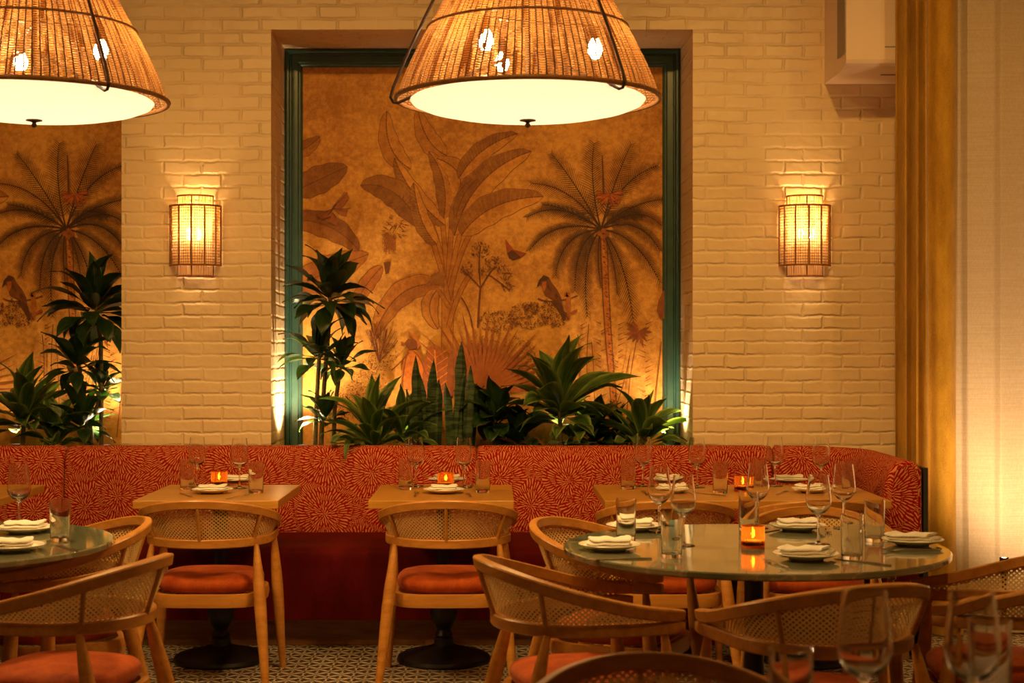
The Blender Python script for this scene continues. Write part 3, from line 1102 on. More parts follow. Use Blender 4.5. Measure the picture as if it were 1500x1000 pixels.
def snake(px, y, blades, label, seed):
    rnd = random.Random(seed)
    s = F / y
    base = Vector((X(px, s), y, 0.79))
    r = empty('snake_plant', base)
    for (bx, top, w, lean) in blades:
        mb = MB()
        x0 = X(bx, s) - base.x
        zt = Z(top, s) - base.z
        yy = rnd.uniform(-0.03, 0.03)
        rot = rnd.uniform(-0.5, 0.5)
        rows, uvs = [], []
        n = 12
        for i in range(n + 1):
            t = i / n
            ww = w * (0.55 + 0.45 * math.sin(PI * min(1, t * 1.1)) if t < 0.7 else 1.0) * (1 if t < 0.72 else max(0.02, 1 - ((t - 0.72) / 0.28) ** 1.6))
            cx = x0 + lean * t * t
            row = []
            for k in range(8):
                a = k * 2 * PI / 8
                u, v = ww / 2 * math.cos(a), 0.006 * math.sin(a) + 0.16 * ww * abs(math.cos(a))
                row.append((cx + u * math.cos(rot) - v * math.sin(rot), yy + u * math.sin(rot) + v * math.cos(rot), zt * t))
            rows.append(row)
        mb.grid(rows, None, True, 0, True, True)
        mb.build('blade', M['snake'], r)
    tag(r, label, 'plant')


snake(628, 8.24, [(612, 520, 0.055, -0.01), (622, 545, 0.05, -0.03), (630, 525, 0.055, 0.02), (640, 555, 0.06, 0.01), (604, 570, 0.045, -0.03)],
      'banded sword leaved snake plant left of the taller one, before the central mural', 1)
snake(676, 8.26, [(676, 500, 0.075, 0.0), (684, 535, 0.06, 0.02), (668, 540, 0.055, 0.05), (660, 560, 0.05, -0.03), (690, 560, 0.05, 0.03)],
      'tallest banded snake plant with pointed blades at the mural centre', 2)


def uplight(x, y, z, aim, e, label):
    r = empty('spot_uplight', (x, y, z))
    mb = MB()
    mb.lathe([(0.001, 0.0), (0.026, 0.0), (0.030, 0.03), (0.032, 0.07), (0.029, 0.07), (0.028, 0.055), (0.001, 0.055)], 20)
    mb.build('housing', M['iron'], r)
    mb = MB()
    mb.lathe([(0.001, 0.0562), (0.027, 0.0562)], 20)
    mb.build('lens', M['lens'], r, recalc=False)
    tag(r, label, 'uplight')
    light('SPOT', 'uplight_lamp', (x, y, z + 0.085), e * 5.0, (1.0, 0.74, 0.42), 0.02, aim, spot_size=R(120), spot_blend=0.8)


SOIL = NZ0 + 0.295
uplight(-1.03, 8.34, SOIL, (-1.16, 8.38, 2.2), 13.0, 'small black spot uplight in the left corner of the framed niche')
uplight(0.93, 8.34, SOIL, (1.02, 8.40, 2.4), 6.0, 'small black spot uplight in the right corner of the framed niche')
uplight(0.42, 8.40, SOIL, (0.42, 8.5, 3), 2.2, 'small black spot uplight among the leaves behind the largest dracaena')
uplight(-0.45, 8.38, SOIL, (-0.5, 8.5, 3), 2.6, 'small black spot uplight behind the low dracaena and snake plants')
uplight(-2.10, 8.34, SOIL, (-2.2, 8.5, 3), 6.5, 'small black spot uplight among the canes in the left niche')
uplight(-2.60, 8.40, SOIL, (-2.6, 8.5, 3), 2.5, 'small black spot uplight behind the plant at the left edge')


# ------------------------------------------------------------------ banquette
def banquette():
    r = empty('banquette', (0, 7.4, 0))
    yo = 7.4
    # back cushion: profile (offset behind the front face, z)
    prof = [(0.01, 0.455), (0.0, 0.50), (-0.004, 0.62), (0.004, 0.76), (0.018, 0.840), (0.040, 0.876), (0.075, 0.893), (0.115, 0.893), (0.150, 0.878),
            (0.168, 0.85), (0.170, 0.455)]
    path = []      # (x, y, nx, ny, arc) with n pointing away from the sitter

    def seg(p0, p1, n, k, arc):
        for i in range(k + 1):
            t = i / k
            path.append((p0[0] + (p1[0] - p0[0]) * t, p0[1] + (p1[1] - p0[1]) * t, n[0], n[1], arc + math.dist(p0, p1) * t))

    def section(pts, name, round0=True, round1=True):
        mb = MB()
        rows, uvs = [], []
        n = len(pts)
        tot = pts[-1][4] - pts[0][4]
        for (x, y, nx, ny, arc) in pts:
            a, b = arc - pts[0][4], pts[-1][4] - arc
            k = 0.0
            e = 0.035
            for q, on in ((a, round0), (b, round1)):
                if on and q < e:
                    k = max(k, 1 - math.sqrt(max(0, 1 - (1 - q / e) ** 2)))
            row, uv, L = [], [], 0
            for i, (o, z) in enumerate(prof):
                oo = 0.085 + (o - 0.085) * (1 - 0.28 * k)
                zz = z - 0.02 * k * (1 if z > 0.6 else 0)
                row.append((x + nx * oo, y + ny * oo - yo, zz))
                if i:
                    L += math.hypot(o - prof[i - 1][0], z - prof[i - 1][1])
                uv.append((arc, L))
            rows.append(row)
            uvs.append(uv)
        mb.grid(rows, uvs)
        b = len(mb.v)
        for row in (rows[0], rows[-1]):
            mb.quad(row, [(p[0] + p[1], p[2]) for p in row])
        o = mb.build(name, M['burst'], r, True, recalc=True)
        return o

    def straight(x0, x1, name):
        xs = [x0, x0 + 0.006, x0 + 0.015, x0 + 0.035] + [x0 + 0.035 + (x1 - x0 - 0.07) * i / 6 for i in range(1, 6)] + [x1 - 0.035, x1 - 0.015, x1 - 0.006, x1]
        section([(x, 7.76, 0, 1, x) for x in xs], name)
    s = F / 7.76
    cuts = [XL + 0.03, -4.2, X(92, s), X(698, s), 1.42]
    for a, b in zip(cuts, cuts[1:]):
        straight(a + 0.001, b - 0.001, 'back_cushion')
    # curved corner and arm
    pts = []
    rc = 0.30
    cx, cy = 1.44, 7.76 - rc
    for d in (0, 0.006, 0.02):
        pts.append((1.422 + d, 7.76, 0, 1, 1.422 + d))
    arc = 1.46
    for i in range(13):
        a = PI / 2 - i / 12 * PI / 2
        pts.append((cx + rc * math.cos(a) + 0.0, cy + rc * math.sin(a), math.cos(a), math.sin(a), arc + rc * (PI / 2 - a)))
    arc += rc * PI / 2
    for y in (7.3, 7.15, 7.0, 6.90, 6.84, 6.825, 6.815, 6.81):
        pts.append((cx + rc, y, 1, 0, arc + cy - y))
    section(pts, 'corner_cushion')
    # seat
    mb = MB()
    x1 = 1.735
    sp = [(7.075, 0.14), (7.068, 0.36), (7.072, 0.40), (7.066, 0.430), (7.072, 0.452), (7.095, 0.467), (7.16, 0.473), (7.5, 0.470), (7.755, 0.462), (7.755, 0.13)]
    xs = [XL + 0.03 + (x1 - XL - 0.03) * i / 40 for i in range(41)]
    rows = [[(x, y - yo, z) for y, z in sp] for x in xs]
    mb.grid(rows, None, True, 0, True, True)
    mb.build('seat', M['red'], r)
    mb = MB()
    mb.box((XL + 0.03, 7.20 - yo, 0.0), (1.86, 7.90 - yo, 0.128))
    mb.box((1.735, 6.86 - yo, 0.0), (1.86, 7.20 - yo, 0.128))
    mb.build('plinth', M['plinth'], r, False, 0.002)
    mb = MB()
    mb.box((1.7355, 6.83 - yo, 0.13), (1.90, 7.76 - yo, 0.455))
    mb.build('arm_base', M['red'], r, False, 0.01)
    mb = MB()
    mb.box((XL + 0.03, 7.935 - yo, 0.0), (1.86, 7.975 - yo, 0.80))
    mb.box((1.915, 6.83 - yo, 0.0), (1.935, 7.90 - yo, 0.86))
    mb.build('back_panel', M['trough'], r, False)
    tag(r, 'long red banquette with tan chrysanthemum pattern back and curved right end', 'banquette')


banquette()


# ------------------------------------------------------------------ chair
def chair_proto():
    r = empty('cane_armchair')
    RX, YC, TIP = 0.25, -0.01, 0.235
    LARC = RX * PI / 2
    LTOT = LARC + (TIP - YC)

    def low(u):
        """u in [-1, 1]: point on the lower hoop and outward normal"""
        sg = 1 if u >= 0 else -1
        L = abs(u) * LTOT
        if L <= LARC:
            a = L / RX
            return Vector((sg * RX * math.sin(a), YC - RX * math.cos(a), 0.601)), Vector((sg * math.sin(a), -math.cos(a), 0))
        t = (L - LARC) / (LTOT - LARC)
        return Vector((sg * (RX - 0.012 * t * t), YC + (TIP - YC) * t, 0.601)), Vector((sg, 0, 0))

    def top(u):
        p, n = low(u)
        t = (p.y - (YC - RX)) / (TIP - YC + RX)
        k = max(0.0, 1 - t)
        fl = 0.050 * k ** 0.9
        z = 0.636 + 0.132 * k ** 1.6
        return Vector((p.x + n.x * fl, p.y + n.y * fl, z)), n
    US = [-1 + 2 * i / 56 for i in range(57)]

    def rail(fn, name, w, h, tilt=0.0):
        mb = MB()
        rows = []
        P = [fn(u) for u in US]
        for i, (p, n) in enumerate(P):
            tg = (P[min(i + 1, 56)][0] - P[max(i - 1, 0)][0]).normalized()
            up = tg.cross(n)
            if up.z < 0:
                up = -up
            up.normalize()
            nn = (n + up * tilt).normalized()
            up = (up - n * tilt).normalized()
            row = []
            hh, ww = h / 2, w / 2
            e = min(i, 56 - i)
            sh = (0.72, 0.9, 0.97)[e] if e < 3 else 1.0
            for (a, b) in ((-1, -0.78), (-0.74, -1), (0.74, -1), (1, -0.78), (1, 0.78), (0.74, 1), (-0.74, 1), (-1, 0.78)):
                row.append(p + nn * a * ww * sh + up * b * hh * sh)
            rows.append(row)
        mb.grid(rows, None, True, 0, True, True)
        return mb.build(name, M['oak'], r)
    rail(low, 'lower_rail', 0.027, 0.037)
    rail(top, 'top_rail', 0.028, 0.036, -0.15)
    # cane web
    mb = MB()
    rows, uvs = [], []
    for u in [-0.93 + 1.86 * i / 48 for i in range(49)]:
        p, n = low(u)
        q, _ = top(u)
        a = p + Vector((0, 0, 0.014))
        b = q - Vector((0, 0, 0.012))
        hgt = (b - a).length
        rows.append([a + (b - a) * k / 4 - n * 0.002 for k in range(5)])
        uvs.append([(u * LTOT, hgt * k / 4) for k in range(5)])
    mb.grid(rows, uvs)
    mb.build('cane_web', M['cane'], r, True, recalc=False)
    for u in (-0.36, 0.0, 0.36):
        mb = MB()
        p, n = low(u)
        q, _ = top(u)
        mb.tube([p + n * 0.007 + Vector((0, 0, 0.01)), q + n * 0.007 - Vector((0, 0, 0.008))], 0.0075, 8)
        mb.build('spindle', M['oak'], r)
    # legs: thick below the arm, thin at both ends
    for sx in (-1, 1):
        for (tp, ft) in (((0.214, -0.165, 0.588), (0.275, -0.305, 0.0)), ((0.238, 0.175, 0.588), (0.268, 0.235, 0.0))):
            mb = MB()
            a, b = Vector((sx * tp[0], tp[1], tp[2])), Vector((sx * ft[0], ft[1], ft[2]))
            pts, rad = [], []
            for i, (t, rr) in enumerate(((0, 0.010), (0.06, 0.013), (0.15, 0.018), (0.28, 0.0225), (0.42, 0.024), (0.6, 0.0215), (0.8, 0.017), (1.0, 0.0125))):
                pts.append(a + (b - a) * t)
                rad.append(rr * 1.06)
            mb.tube(pts, rad, 12)
            mb.build('leg', M['oak'], r)
    # seat frame
    mb = MB()
    rows = []
    K = 40
    def sup(a, rx, ry, e=0.55):
        c, s_ = math.cos(a), math.sin(a)
        return (rx * math.copysign(abs(c) ** e, c), ry * math.copysign(abs(s_) ** e, s_))
    for (k, z) in ((0.90, 0.335), (1.0, 0.335), (1.02, 0.36), (1.0, 0.388), (0.90, 0.388)):
        row = []
        for j in range(K):
            x, y = sup(j * 2 * PI / K, 0.228 * k, 0.215 * k, 0.5)
            row.append((x, y + 0.0, z))
        rows.append(row)
    mb.grid(rows + [rows[0]], None, True)
    mb.build('seat_frame', M['oak'], r)
    mb = MB()
    rows = []
    prof = [(0.02, 0.386), (0.84, 0.386), (0.93, 0.394), (0.985, 0.410), (1.0, 0.424), (0.985, 0.438), (0.93, 0.449), (0.80, 0.457), (0.5, 0.463), (0.2, 0.465), (0.02, 0.465)]
    for (k, z) in prof:
        row = []
        for j in range(K):
            x, y = sup(j * 2 * PI / K, 0.214 * k, 0.208 * k, 0.62)
            row.append((x, y + 0.005, z))
        rows.append(row)
    mb.grid(rows, None, True, 0, True, True)
    mb.build('seat_cushion', M['orange'], r)
    tag(r, None, 'chair')
    return r


CH = chair_proto()


def chair(x, y, face, label):
    """face: direction the sitter looks, degrees, 0 = +X, 90 = away from the camera"""
    inst(CH, (x, y, 0), R(face - 90), label)


chair(-1.185, 6.47, 90, 'cane backed oak armchair with orange seat at the left small wooden table')
chair(-0.188, 6.47, 90, 'cane backed oak armchair with orange seat at the middle small wooden table')
chair(0.722, 6.47, 90, 'cane backed oak armchair at the left half of the long wooden table')
chair(1.335, 6.47, 90, 'cane backed oak armchair at the right half of the long wooden table')
chair(1.19, 5.62, -98, 'cane backed armchair facing the camera behind the right marble table')
chair(0.45, 5.40, -25, 'cane backed armchair tucked against the left side of the right marble table')
chair(0.265, 4.57, 13, 'cane backed armchair side on, in front of the left rim of the right marble table')
chair(0.895, 4.28, 111, 'cane backed armchair nearest the camera side of the right marble table, its back to us')
chair(1.55, 4.70, 172, 'cane backed armchair right of the right marble table before the sheer curtain')
chair(0.34, 2.80, -82, 'blurred foreground armchair at the bottom edge, only its top rail in view')
chair(-1.535, 5.42, 205, 'cane backed armchair at the right back of the left marble table')
chair(-1.285, 4.60, 167, 'cane backed armchair in the lower left corner, before the left marble table')


# ------------------------------------------------------------------ tables
def pedestal(r, y=0.0, x=0.0, top=0.715):
    mb = MB()
    mb.lathe([(0.001, 0.0), (0.205, 0.0), (0.209, 0.010), (0.204, 0.024), (0.185, 0.034), (0.12, 0.050), (0.075, 0.062), (0.050, 0.072), (0.001, 0.073)], 40, (x, y, 0))
    mb.build('base', M['iron'], r)
    mb = MB()
    mb.lathe([(0.048, 0.070), (0.043, 0.085), (0.043, 0.100), (0.036, 0.106), (0.041, 0.116), (0.034, 0.130), (0.030, 0.140), (0.040, 0.155), (0.057, 0.185), (0.062, 0.215),
              (0.056, 0.25), (0.042, 0.29), (0.034, 0.33), (0.031, 0.40), (0.031, top - 0.05), (0.045, top - 0.03), (0.06, top - 0.012), (0.001, top - 0.010)], 28, (x, y, 0))
    mb.build('column', M['iron'], r)
    mb = MB()
    mb.box((x - 0.18, y - 0.025, top - 0.012), (x + 0.18, y + 0.025, top))
    mb.box((x - 0.025, y - 0.18, top - 0.012), (x + 0.025, y + 0.18, top))
    mb.build('top_bracket', M['iron'], r, False)


def wood_table(cx, w, label, group=None, cols=(0.0,)):
    r = empty('wooden_table', (cx, 6.85, 0))
    mb = MB()
    mb.box((-w / 2, -0.37, 0.715), (w / 2, 0.37, 0.75))
    mb.build('tabletop', M['top'], r, False, 0.003)
    for c in cols:
        pedestal(r, 0.0, c)
    tag(r, label, 'table', group)


wood_table(-1.213, 0.615, 'small square wooden table at the left of the banquette, on a black pedestal')
wood_table(-0.219, 0.615, 'small square wooden table in the middle of the banquette, on a black pedestal')
wood_table(1.077, 1.21, 'long wooden table in the right corner of the banquette', None, (-0.32, 0.32))
wood_table(-2.415, 0.615, 'wooden table cut off by the left edge of the picture')


def stone_table(cx, cy, r_, label):
    r = empty('marble_table', (cx, cy, 0))
    mb = MB()
    mb.lathe([(0.001, 0.728), (r_ - 0.006, 0.728), (r_, 0.733), (r_, 0.746), (r_ - 0.004, 0.75), (0.001, 0.75)], 96)
    mb.build('tabletop', M['stone'], r)
    pedestal(r, 0, 0, 0.727)
    tag(r, label, 'table')


stone_table(0.853, 5.02, 0.622, 'round green grey marble table at the right, laid for five')
stone_table(-1.89, 5.12, 0.61, 'round green grey marble table cut off by the left edge')
stone_table(0.72, 2.30, 0.58, 'nearest round marble table below the bottom edge, under the blurred glasses')


# ------------------------------------------------------------------ tableware
def glass_proto():
    r = empty('wine_glass')
    mb = MB()
    mb.lathe([(0.0375, 0.0), (0.0385, 0.0012), (0.036, 0.0025), (0.012, 0.0055), (0.0055, 0.012), (0.0042, 0.03), (0.0038, 0.070), (0.005, 0.090), (0.0085, 0.097),
              (0.024, 0.108), (0.036, 0.122), (0.0412, 0.137), (0.0415, 0.150), (0.0385, 0.180), (0.0345, 0.210), (0.0322, 0.230),
              (0.0311, 0.230), (0.0333, 0.210), (0.0373, 0.180), (0.0403, 0.150), (0.0400, 0.138), (0.0348, 0.1235), (0.023, 0.1105), (0.006, 0.1035), (0.0005, 0.1025)], 36)
    mb.lathe([(0.0375, 0.0), (0.0005, 0.0)], 36)
    import bmesh
    o = mb.build('glass_body', M['glass'], r)
    tag(r, None, 'wine glass')
    return r


def single(name, fn, mat, cat, smooth=True):
    mb = MB()
    fn(mb)
    o = mb.build(name, mat, None, smooth)
    tag(o, None, cat)
    return o


WG = single('wine_glass', lambda mb: mb.lathe(
    [(0.0005, 0.0), (0.0375, 0.0), (0.0385, 0.0012), (0.036, 0.0025), (0.012, 0.0055), (0.0055, 0.012), (0.0042, 0.03), (0.0038, 0.070), (0.005, 0.090), (0.0085, 0.097),
     (0.024, 0.108), (0.036, 0.122), (0.0412, 0.137), (0.0415, 0.150), (0.0385, 0.180), (0.0345, 0.210), (0.0322, 0.230),
     (0.0311, 0.230), (0.0333, 0.210), (0.0373, 0.180), (0.0403, 0.150), (0.0400, 0.138), (0.0348, 0.1235), (0.023, 0.1105), (0.006, 0.1035), (0.0005, 0.1025)], 36),
    M['glass'], 'wine glass')
TG = single('water_tumbler', lambda mb: mb.lathe(
    [(0.0005, 0.0), (0.031, 0.0), (0.0325, 0.003), (0.0345, 0.14), (0.0330, 0.14), (0.0310, 0.016), (0.028, 0.012), (0.0005, 0.011)], 32), M['glass'], 'tumbler')
PL = single('dinner_plate', lambda mb: mb.lathe(
    [(0.0005, 0.001), (0.050, 0.0), (0.053, 0.001), (0.054, 0.004), (0.075, 0.010), (0.098, 0.019), (0.100, 0.0205), (0.0985, 0.0215), (0.074, 0.0135), (0.055, 0.008), (0.0005, 0.007)], 44),
    M['china'], 'plate')


def napkin_fn(seed, w=0.135, d=0.075, tip=0.0):
    def fn(mb):
        rnd = random.Random(seed)
        # folded cloth: stacked, rounded, slightly shifted layers
        for lay in range(3):
            z0 = 0.0 + lay * 0.0098
            sx, sy = rnd.uniform(-0.006, 0.006), rnd.uniform(-0.004, 0.004)
            sk = rnd.uniform(-0.16, 0.16) + tip
            rows = []
            N = 18
            ww, dd = w * (1 - 0.05 * lay), d * (1 - 0.06 * lay)
            for i in range(N + 1):
                t = i / N * 2 - 1
                row = []
                for k in range(14):
                    a = k * 2 * PI / 14
                    c, s_ = math.cos(a), math.sin(a)
                    yy = math.copysign(abs(c) ** 0.45, c) * dd / 2
                    zz = math.copysign(abs(s_) ** 0.8, s_) * 0.0052
                    edge = 1 if abs(t) < 0.94 else (0.9 if abs(t) < 0.99 else 0.6)
                    lift = 0.006 * max(0, abs(t) - 0.75) * 4 * (1 if lay == 2 else 0.3) + 0.0022 * math.sin(t * 5 + lay + seed) + 0.0016 * math.sin(t * 9 + yy * 60)
                    row.append((sx + t * ww / 2 + sk * yy, sy + yy * edge, z0 + 0.0058 + zz * edge + lift * (0.4 + 0.6 * (yy / dd + 0.5))))
                rows.append(row)
            mb.grid(rows, None, True, 0, True, True)
    return fn


NP = [single('folded_napkin', napkin_fn(s_, w, d, tp), M['linen'], 'napkin') for s_, w, d, tp in ((1, 0.150, 0.105, 0.15), (2, 0.140, 0.100, -0.1), (5, 0.155, 0.100, 0.3))]


def fork_fn(mb):
    # handle along +Y to the tines
    L = [(-0.095, 0.0045, 0.0), (-0.08, 0.0055, 0.001), (-0.02, 0.0035, 0.004), (0.03, 0.003, 0.005), (0.05, 0.006, 0.003), (0.062, 0.0115, 0.001)]
    rows = []
    for (y, w, z) in L:
        rows.append([(-w, y, z + 0.001), (-w, y, z + 0.0028), (w, y, z + 0.0028), (w, y, z + 0.001)])
    mb.grid(rows, None, True, 0, True, True)
    for k in range(4):
        x = -0.0098 + k * 0.00655
        mb.grid([[(x - a, y, z + 0.001), (x - a, y, z + 0.0026), (x + a, y, z + 0.0026), (x + a, y, z + 0.001)] for (y, z, a) in
                 ((0.0615, 0.001, 0.0018), (0.08, 0.0025, 0.0014), (0.098, 0.006, 0.0007))], None, True, 0, True, True)


def knife_fn(mb):
    rows = []
    for (y, w, z, h) in ((-0.105, 0.005, 0, 0.004), (-0.06, 0.0058, 0, 0.005), (-0.012, 0.0045, 0, 0.004), (0.0, 0.008, 0, 0.0022), (0.05, 0.009, 0, 0.002), (0.085, 0.007, 0, 0.0016), (0.103, 0.001, 0, 0.001)):
        rows.append([(-w, y, z + 0.0003), (-w, y, z + h), (w, y, z + h), (w, y, z + 0.0003)])
    mb.grid(rows, None, True, 0, True, True)


FK = single('fork', fork_fn, M['steel'], 'fork')
KN = single('table_knife', knife_fn, M['steel'], 'knife')


def candle_proto():
    r = empty('votive_candle')
    mb = MB()
    mb.lathe([(0.0005, 0.0), (0.036, 0.0), (0.0375, 0.003), (0.0375, 0.068), (0.0365, 0.070), (0.0335, 0.069), (0.0335, 0.010), (0.031, 0.008), (0.0005, 0.008)], 96,
             mod=lambda t: 1 + 0.022 * math.cos(t * 2 * PI * 24))
    mb.build('ribbed_holder', M['amber'], r)
    mb = MB()
    mb.lathe([(0.0005, 0.0085), (0.029, 0.0085), (0.029, 0.024), (0.0005, 0.024)], 24)
    mb.build('wax', M['wax'], r)
    mb = MB()
    mb.lathe([(0.0005, 0.030), (0.005, 0.036), (0.0068, 0.044), (0.004, 0.053), (0.0005, 0.062)], 12)
    mb.build('flame', M['flame'], r)
    tag(r, None, 'candle')
    return r


CD = candle_proto()


def place(proto, px, s, z, rz, label, group=None, scale=1.0):
    return inst(proto, (X(px, s), F / s, z), rz, label, group, scale)


ZT = 0.7503


def setting(px, s, where, nap, rz, forks=(), small=1.0):
    """plate, napkin and cutlery; px, s the plate's middle"""
    place(PL, px, s, ZT, 0, 'cream dinner plate with a napkin, ' + where, None, small)
    place(NP[nap], px, s, ZT + 0.0085 * small, rz, 'folded cream napkin on the plate, ' + where, None, small)
    for kind, fx, fs, a in forks:
        place(FK if kind == 'f' else KN, fx, fs, ZT, R(a), ('steel fork beside the plate, ' if kind == 'f' else 'steel knife beside the plate, ') + where)


def sy(py, z=0.75): return (py - CY) / (H - z)


# left small table
setting(311, sy(722), 'near side of the left small wooden table', 0, 0.15, (('k', 272, sy(725), 25), ('f', 348, sy(728), -20)), 0.92)
setting(346, sy(707), 'far side of the left small wooden table', 1, 0.1, (), 0.92)
place(WG, 289, sy(713), ZT, 0, 'left wine glass on the left small wooden table')
place(WG, 351, sy(715), ZT, 0, 'right wine glass on the left small wooden table')
place(TG, 274.5, sy(717.5), ZT, 0, 'left water tumbler on the left small wooden table')
place(TG, 375, sy(722), ZT, 0, 'right water tumbler on the left small wooden table')
place(CD, 321, sy(712), ZT, 0, 'lit amber votive candle on the left small wooden table')
# middle small table
setting(650, sy(722), 'near side of the middle small wooden table', 1, 0.0, (('f', 609, sy(725), 0), ('k', 687, sy(725), 5)), 0.92)
setting(655, sy(706.5), 'far side of the middle small wooden table', 1, 0.0, (('f', 692, sy(711), 180),), 0.92)
place(WG, 609, sy(712), ZT, 0, 'left wine glass on the middle small wooden table')
place(WG, 680, sy(714), ZT, 0, 'right wine glass on the middle small wooden table')
place(TG, 594.5, sy(716.5), ZT, 0, 'left water tumbler on the middle small wooden table')
place(TG, 707, sy(721), ZT, 0, 'right water tumbler on the middle small wooden table')
place(CD, 653, sy(714), ZT, 0, 'lit amber votive candle on the middle small wooden table')
# long table
setting(986, sy(721), 'near left seat of the long wooden table', 0, 0.2, (('f', 945, sy(723), 0), ('k', 1038, sy(724), 35)), 0.92)
setting(974, sy(706.5), 'far left seat of the long wooden table', 1, -0.1, (), 0.92)
setting(1190, sy(721), 'near right seat of the long wooden table', 2, 0.05, (('f', 1146, sy(722), -25),), 0.92)
setting(1156, sy(707), 'far right seat of the long wooden table', 0, 0.1, (), 0.92)
place(WG, 942, sy(712), ZT, 0, 'first wine glass from the left on the long wooden table')
place(WG, 1021, sy(714), ZT, 0, 'second wine glass from the left on the long wooden table')
place(WG, 1135, sy(712), ZT, 0, 'third wine glass from the left on the long wooden table')
place(WG, 1203, sy(715), ZT, 0, 'rightmost wine glass on the long wooden table')
place(TG, 920, sy(716), ZT, 0, 'leftmost water tumbler on the long wooden table')
place(TG, 1055, sy(722), ZT, 0, 'water tumbler left of the candle on the long wooden table')
place(TG, 1112, sy(715), ZT, 0, 'water tumbler right of the candle on the long wooden table')
place(TG, 1243, sy(722), ZT, 0, 'rightmost water tumbler on the long wooden table')
place(CD, 1088, sy(719), ZT, 0, 'lit amber votive candle on the long wooden table')
# right round table
setting(893, 457, 'left side of the right marble table', 0, 0.1, (('k', 905, sy(819), 95), ('f', 868, sy(790.5), 95)))
setting(929, 413, 'back left of the right marble table', 1, -0.1, ())
setting(1181, 478, 'front of the right marble table', 2, 0.0, (('f', 1136, sy(826), 12), ('k', 1262, sy(823), 40)))
setting(1168, 413, 'back of the right marble table', 0, 0.1, (('f', 1212, sy(777), 170), ('k', 1122, sy(779), -40)))
setting(1337, 446, 'right side of the right marble table', 2, -0.15, (('f', 1336, sy(807), 98),))
place(WG, 966, 417, ZT, 0, 'wine glass at the back left of the right marble table')
place(WG, 1001, 447, ZT, 0, 'wine glass in front of the back left one on the right marble table')
place(WG, 1110, 408, ZT, 0, 'wine glass behind the candle on the right marble table')
place(WG, 1199, 445, ZT, 0, 'wine glass before the back plate on the right marble table')
place(WG, 1236, 409, ZT, 0, 'wine glass at the back right of the right marble table')
place(TG, 917, 434, ZT, 0, 'leftmost water tumbler on the right marble table')
place(TG, 984, 474, ZT, 0, 'water tumbler in front of the two left wine glasses on the right marble table')
place(TG, 1096, 414, ZT, 0, 'water tumbler behind the candle on the right marble table')
place(TG, 1248, 478, ZT, 0, 'water tumbler front right on the right marble table')
place(TG, 1281, 438, ZT, 0, 'rightmost water tumbler on the right marble table')
place(CD, 1103, 451, ZT, 0, 'lit amber votive candle on the right marble table')
# left round table
setting(36, 418, 'back of the left marble table', 0, 0.1, ())
setting(18, 459, 'front of the left marble table', 1, 0.1, (('k', 96, sy(802), 35),))
place(WG, 28, 409, ZT, 0, 'wine glass on the left marble table')
place(TG, 88, 437, ZT, 0, 'water tumbler on the left marble table')
# nearest table
place(WG, 1266, 890, ZT, 0, 'large blurred foreground wine glass, the left of two', None, 1.1)
place(WG, 1424, 900, ZT, 0, 'large blurred foreground wine glass, the right of two', None, 1.1)
place(TG, 1158, 880, ZT, 0, 'blurred foreground water tumbler at the bottom edge, left of the wine glasses', None, 1.08)
place(TG, 1449, 812, ZT, 0, 'blurred foreground water tumbler behind the right foreground wine glass', None, 1.15)


# ------------------------------------------------------------------ pendants
RP = 420.0


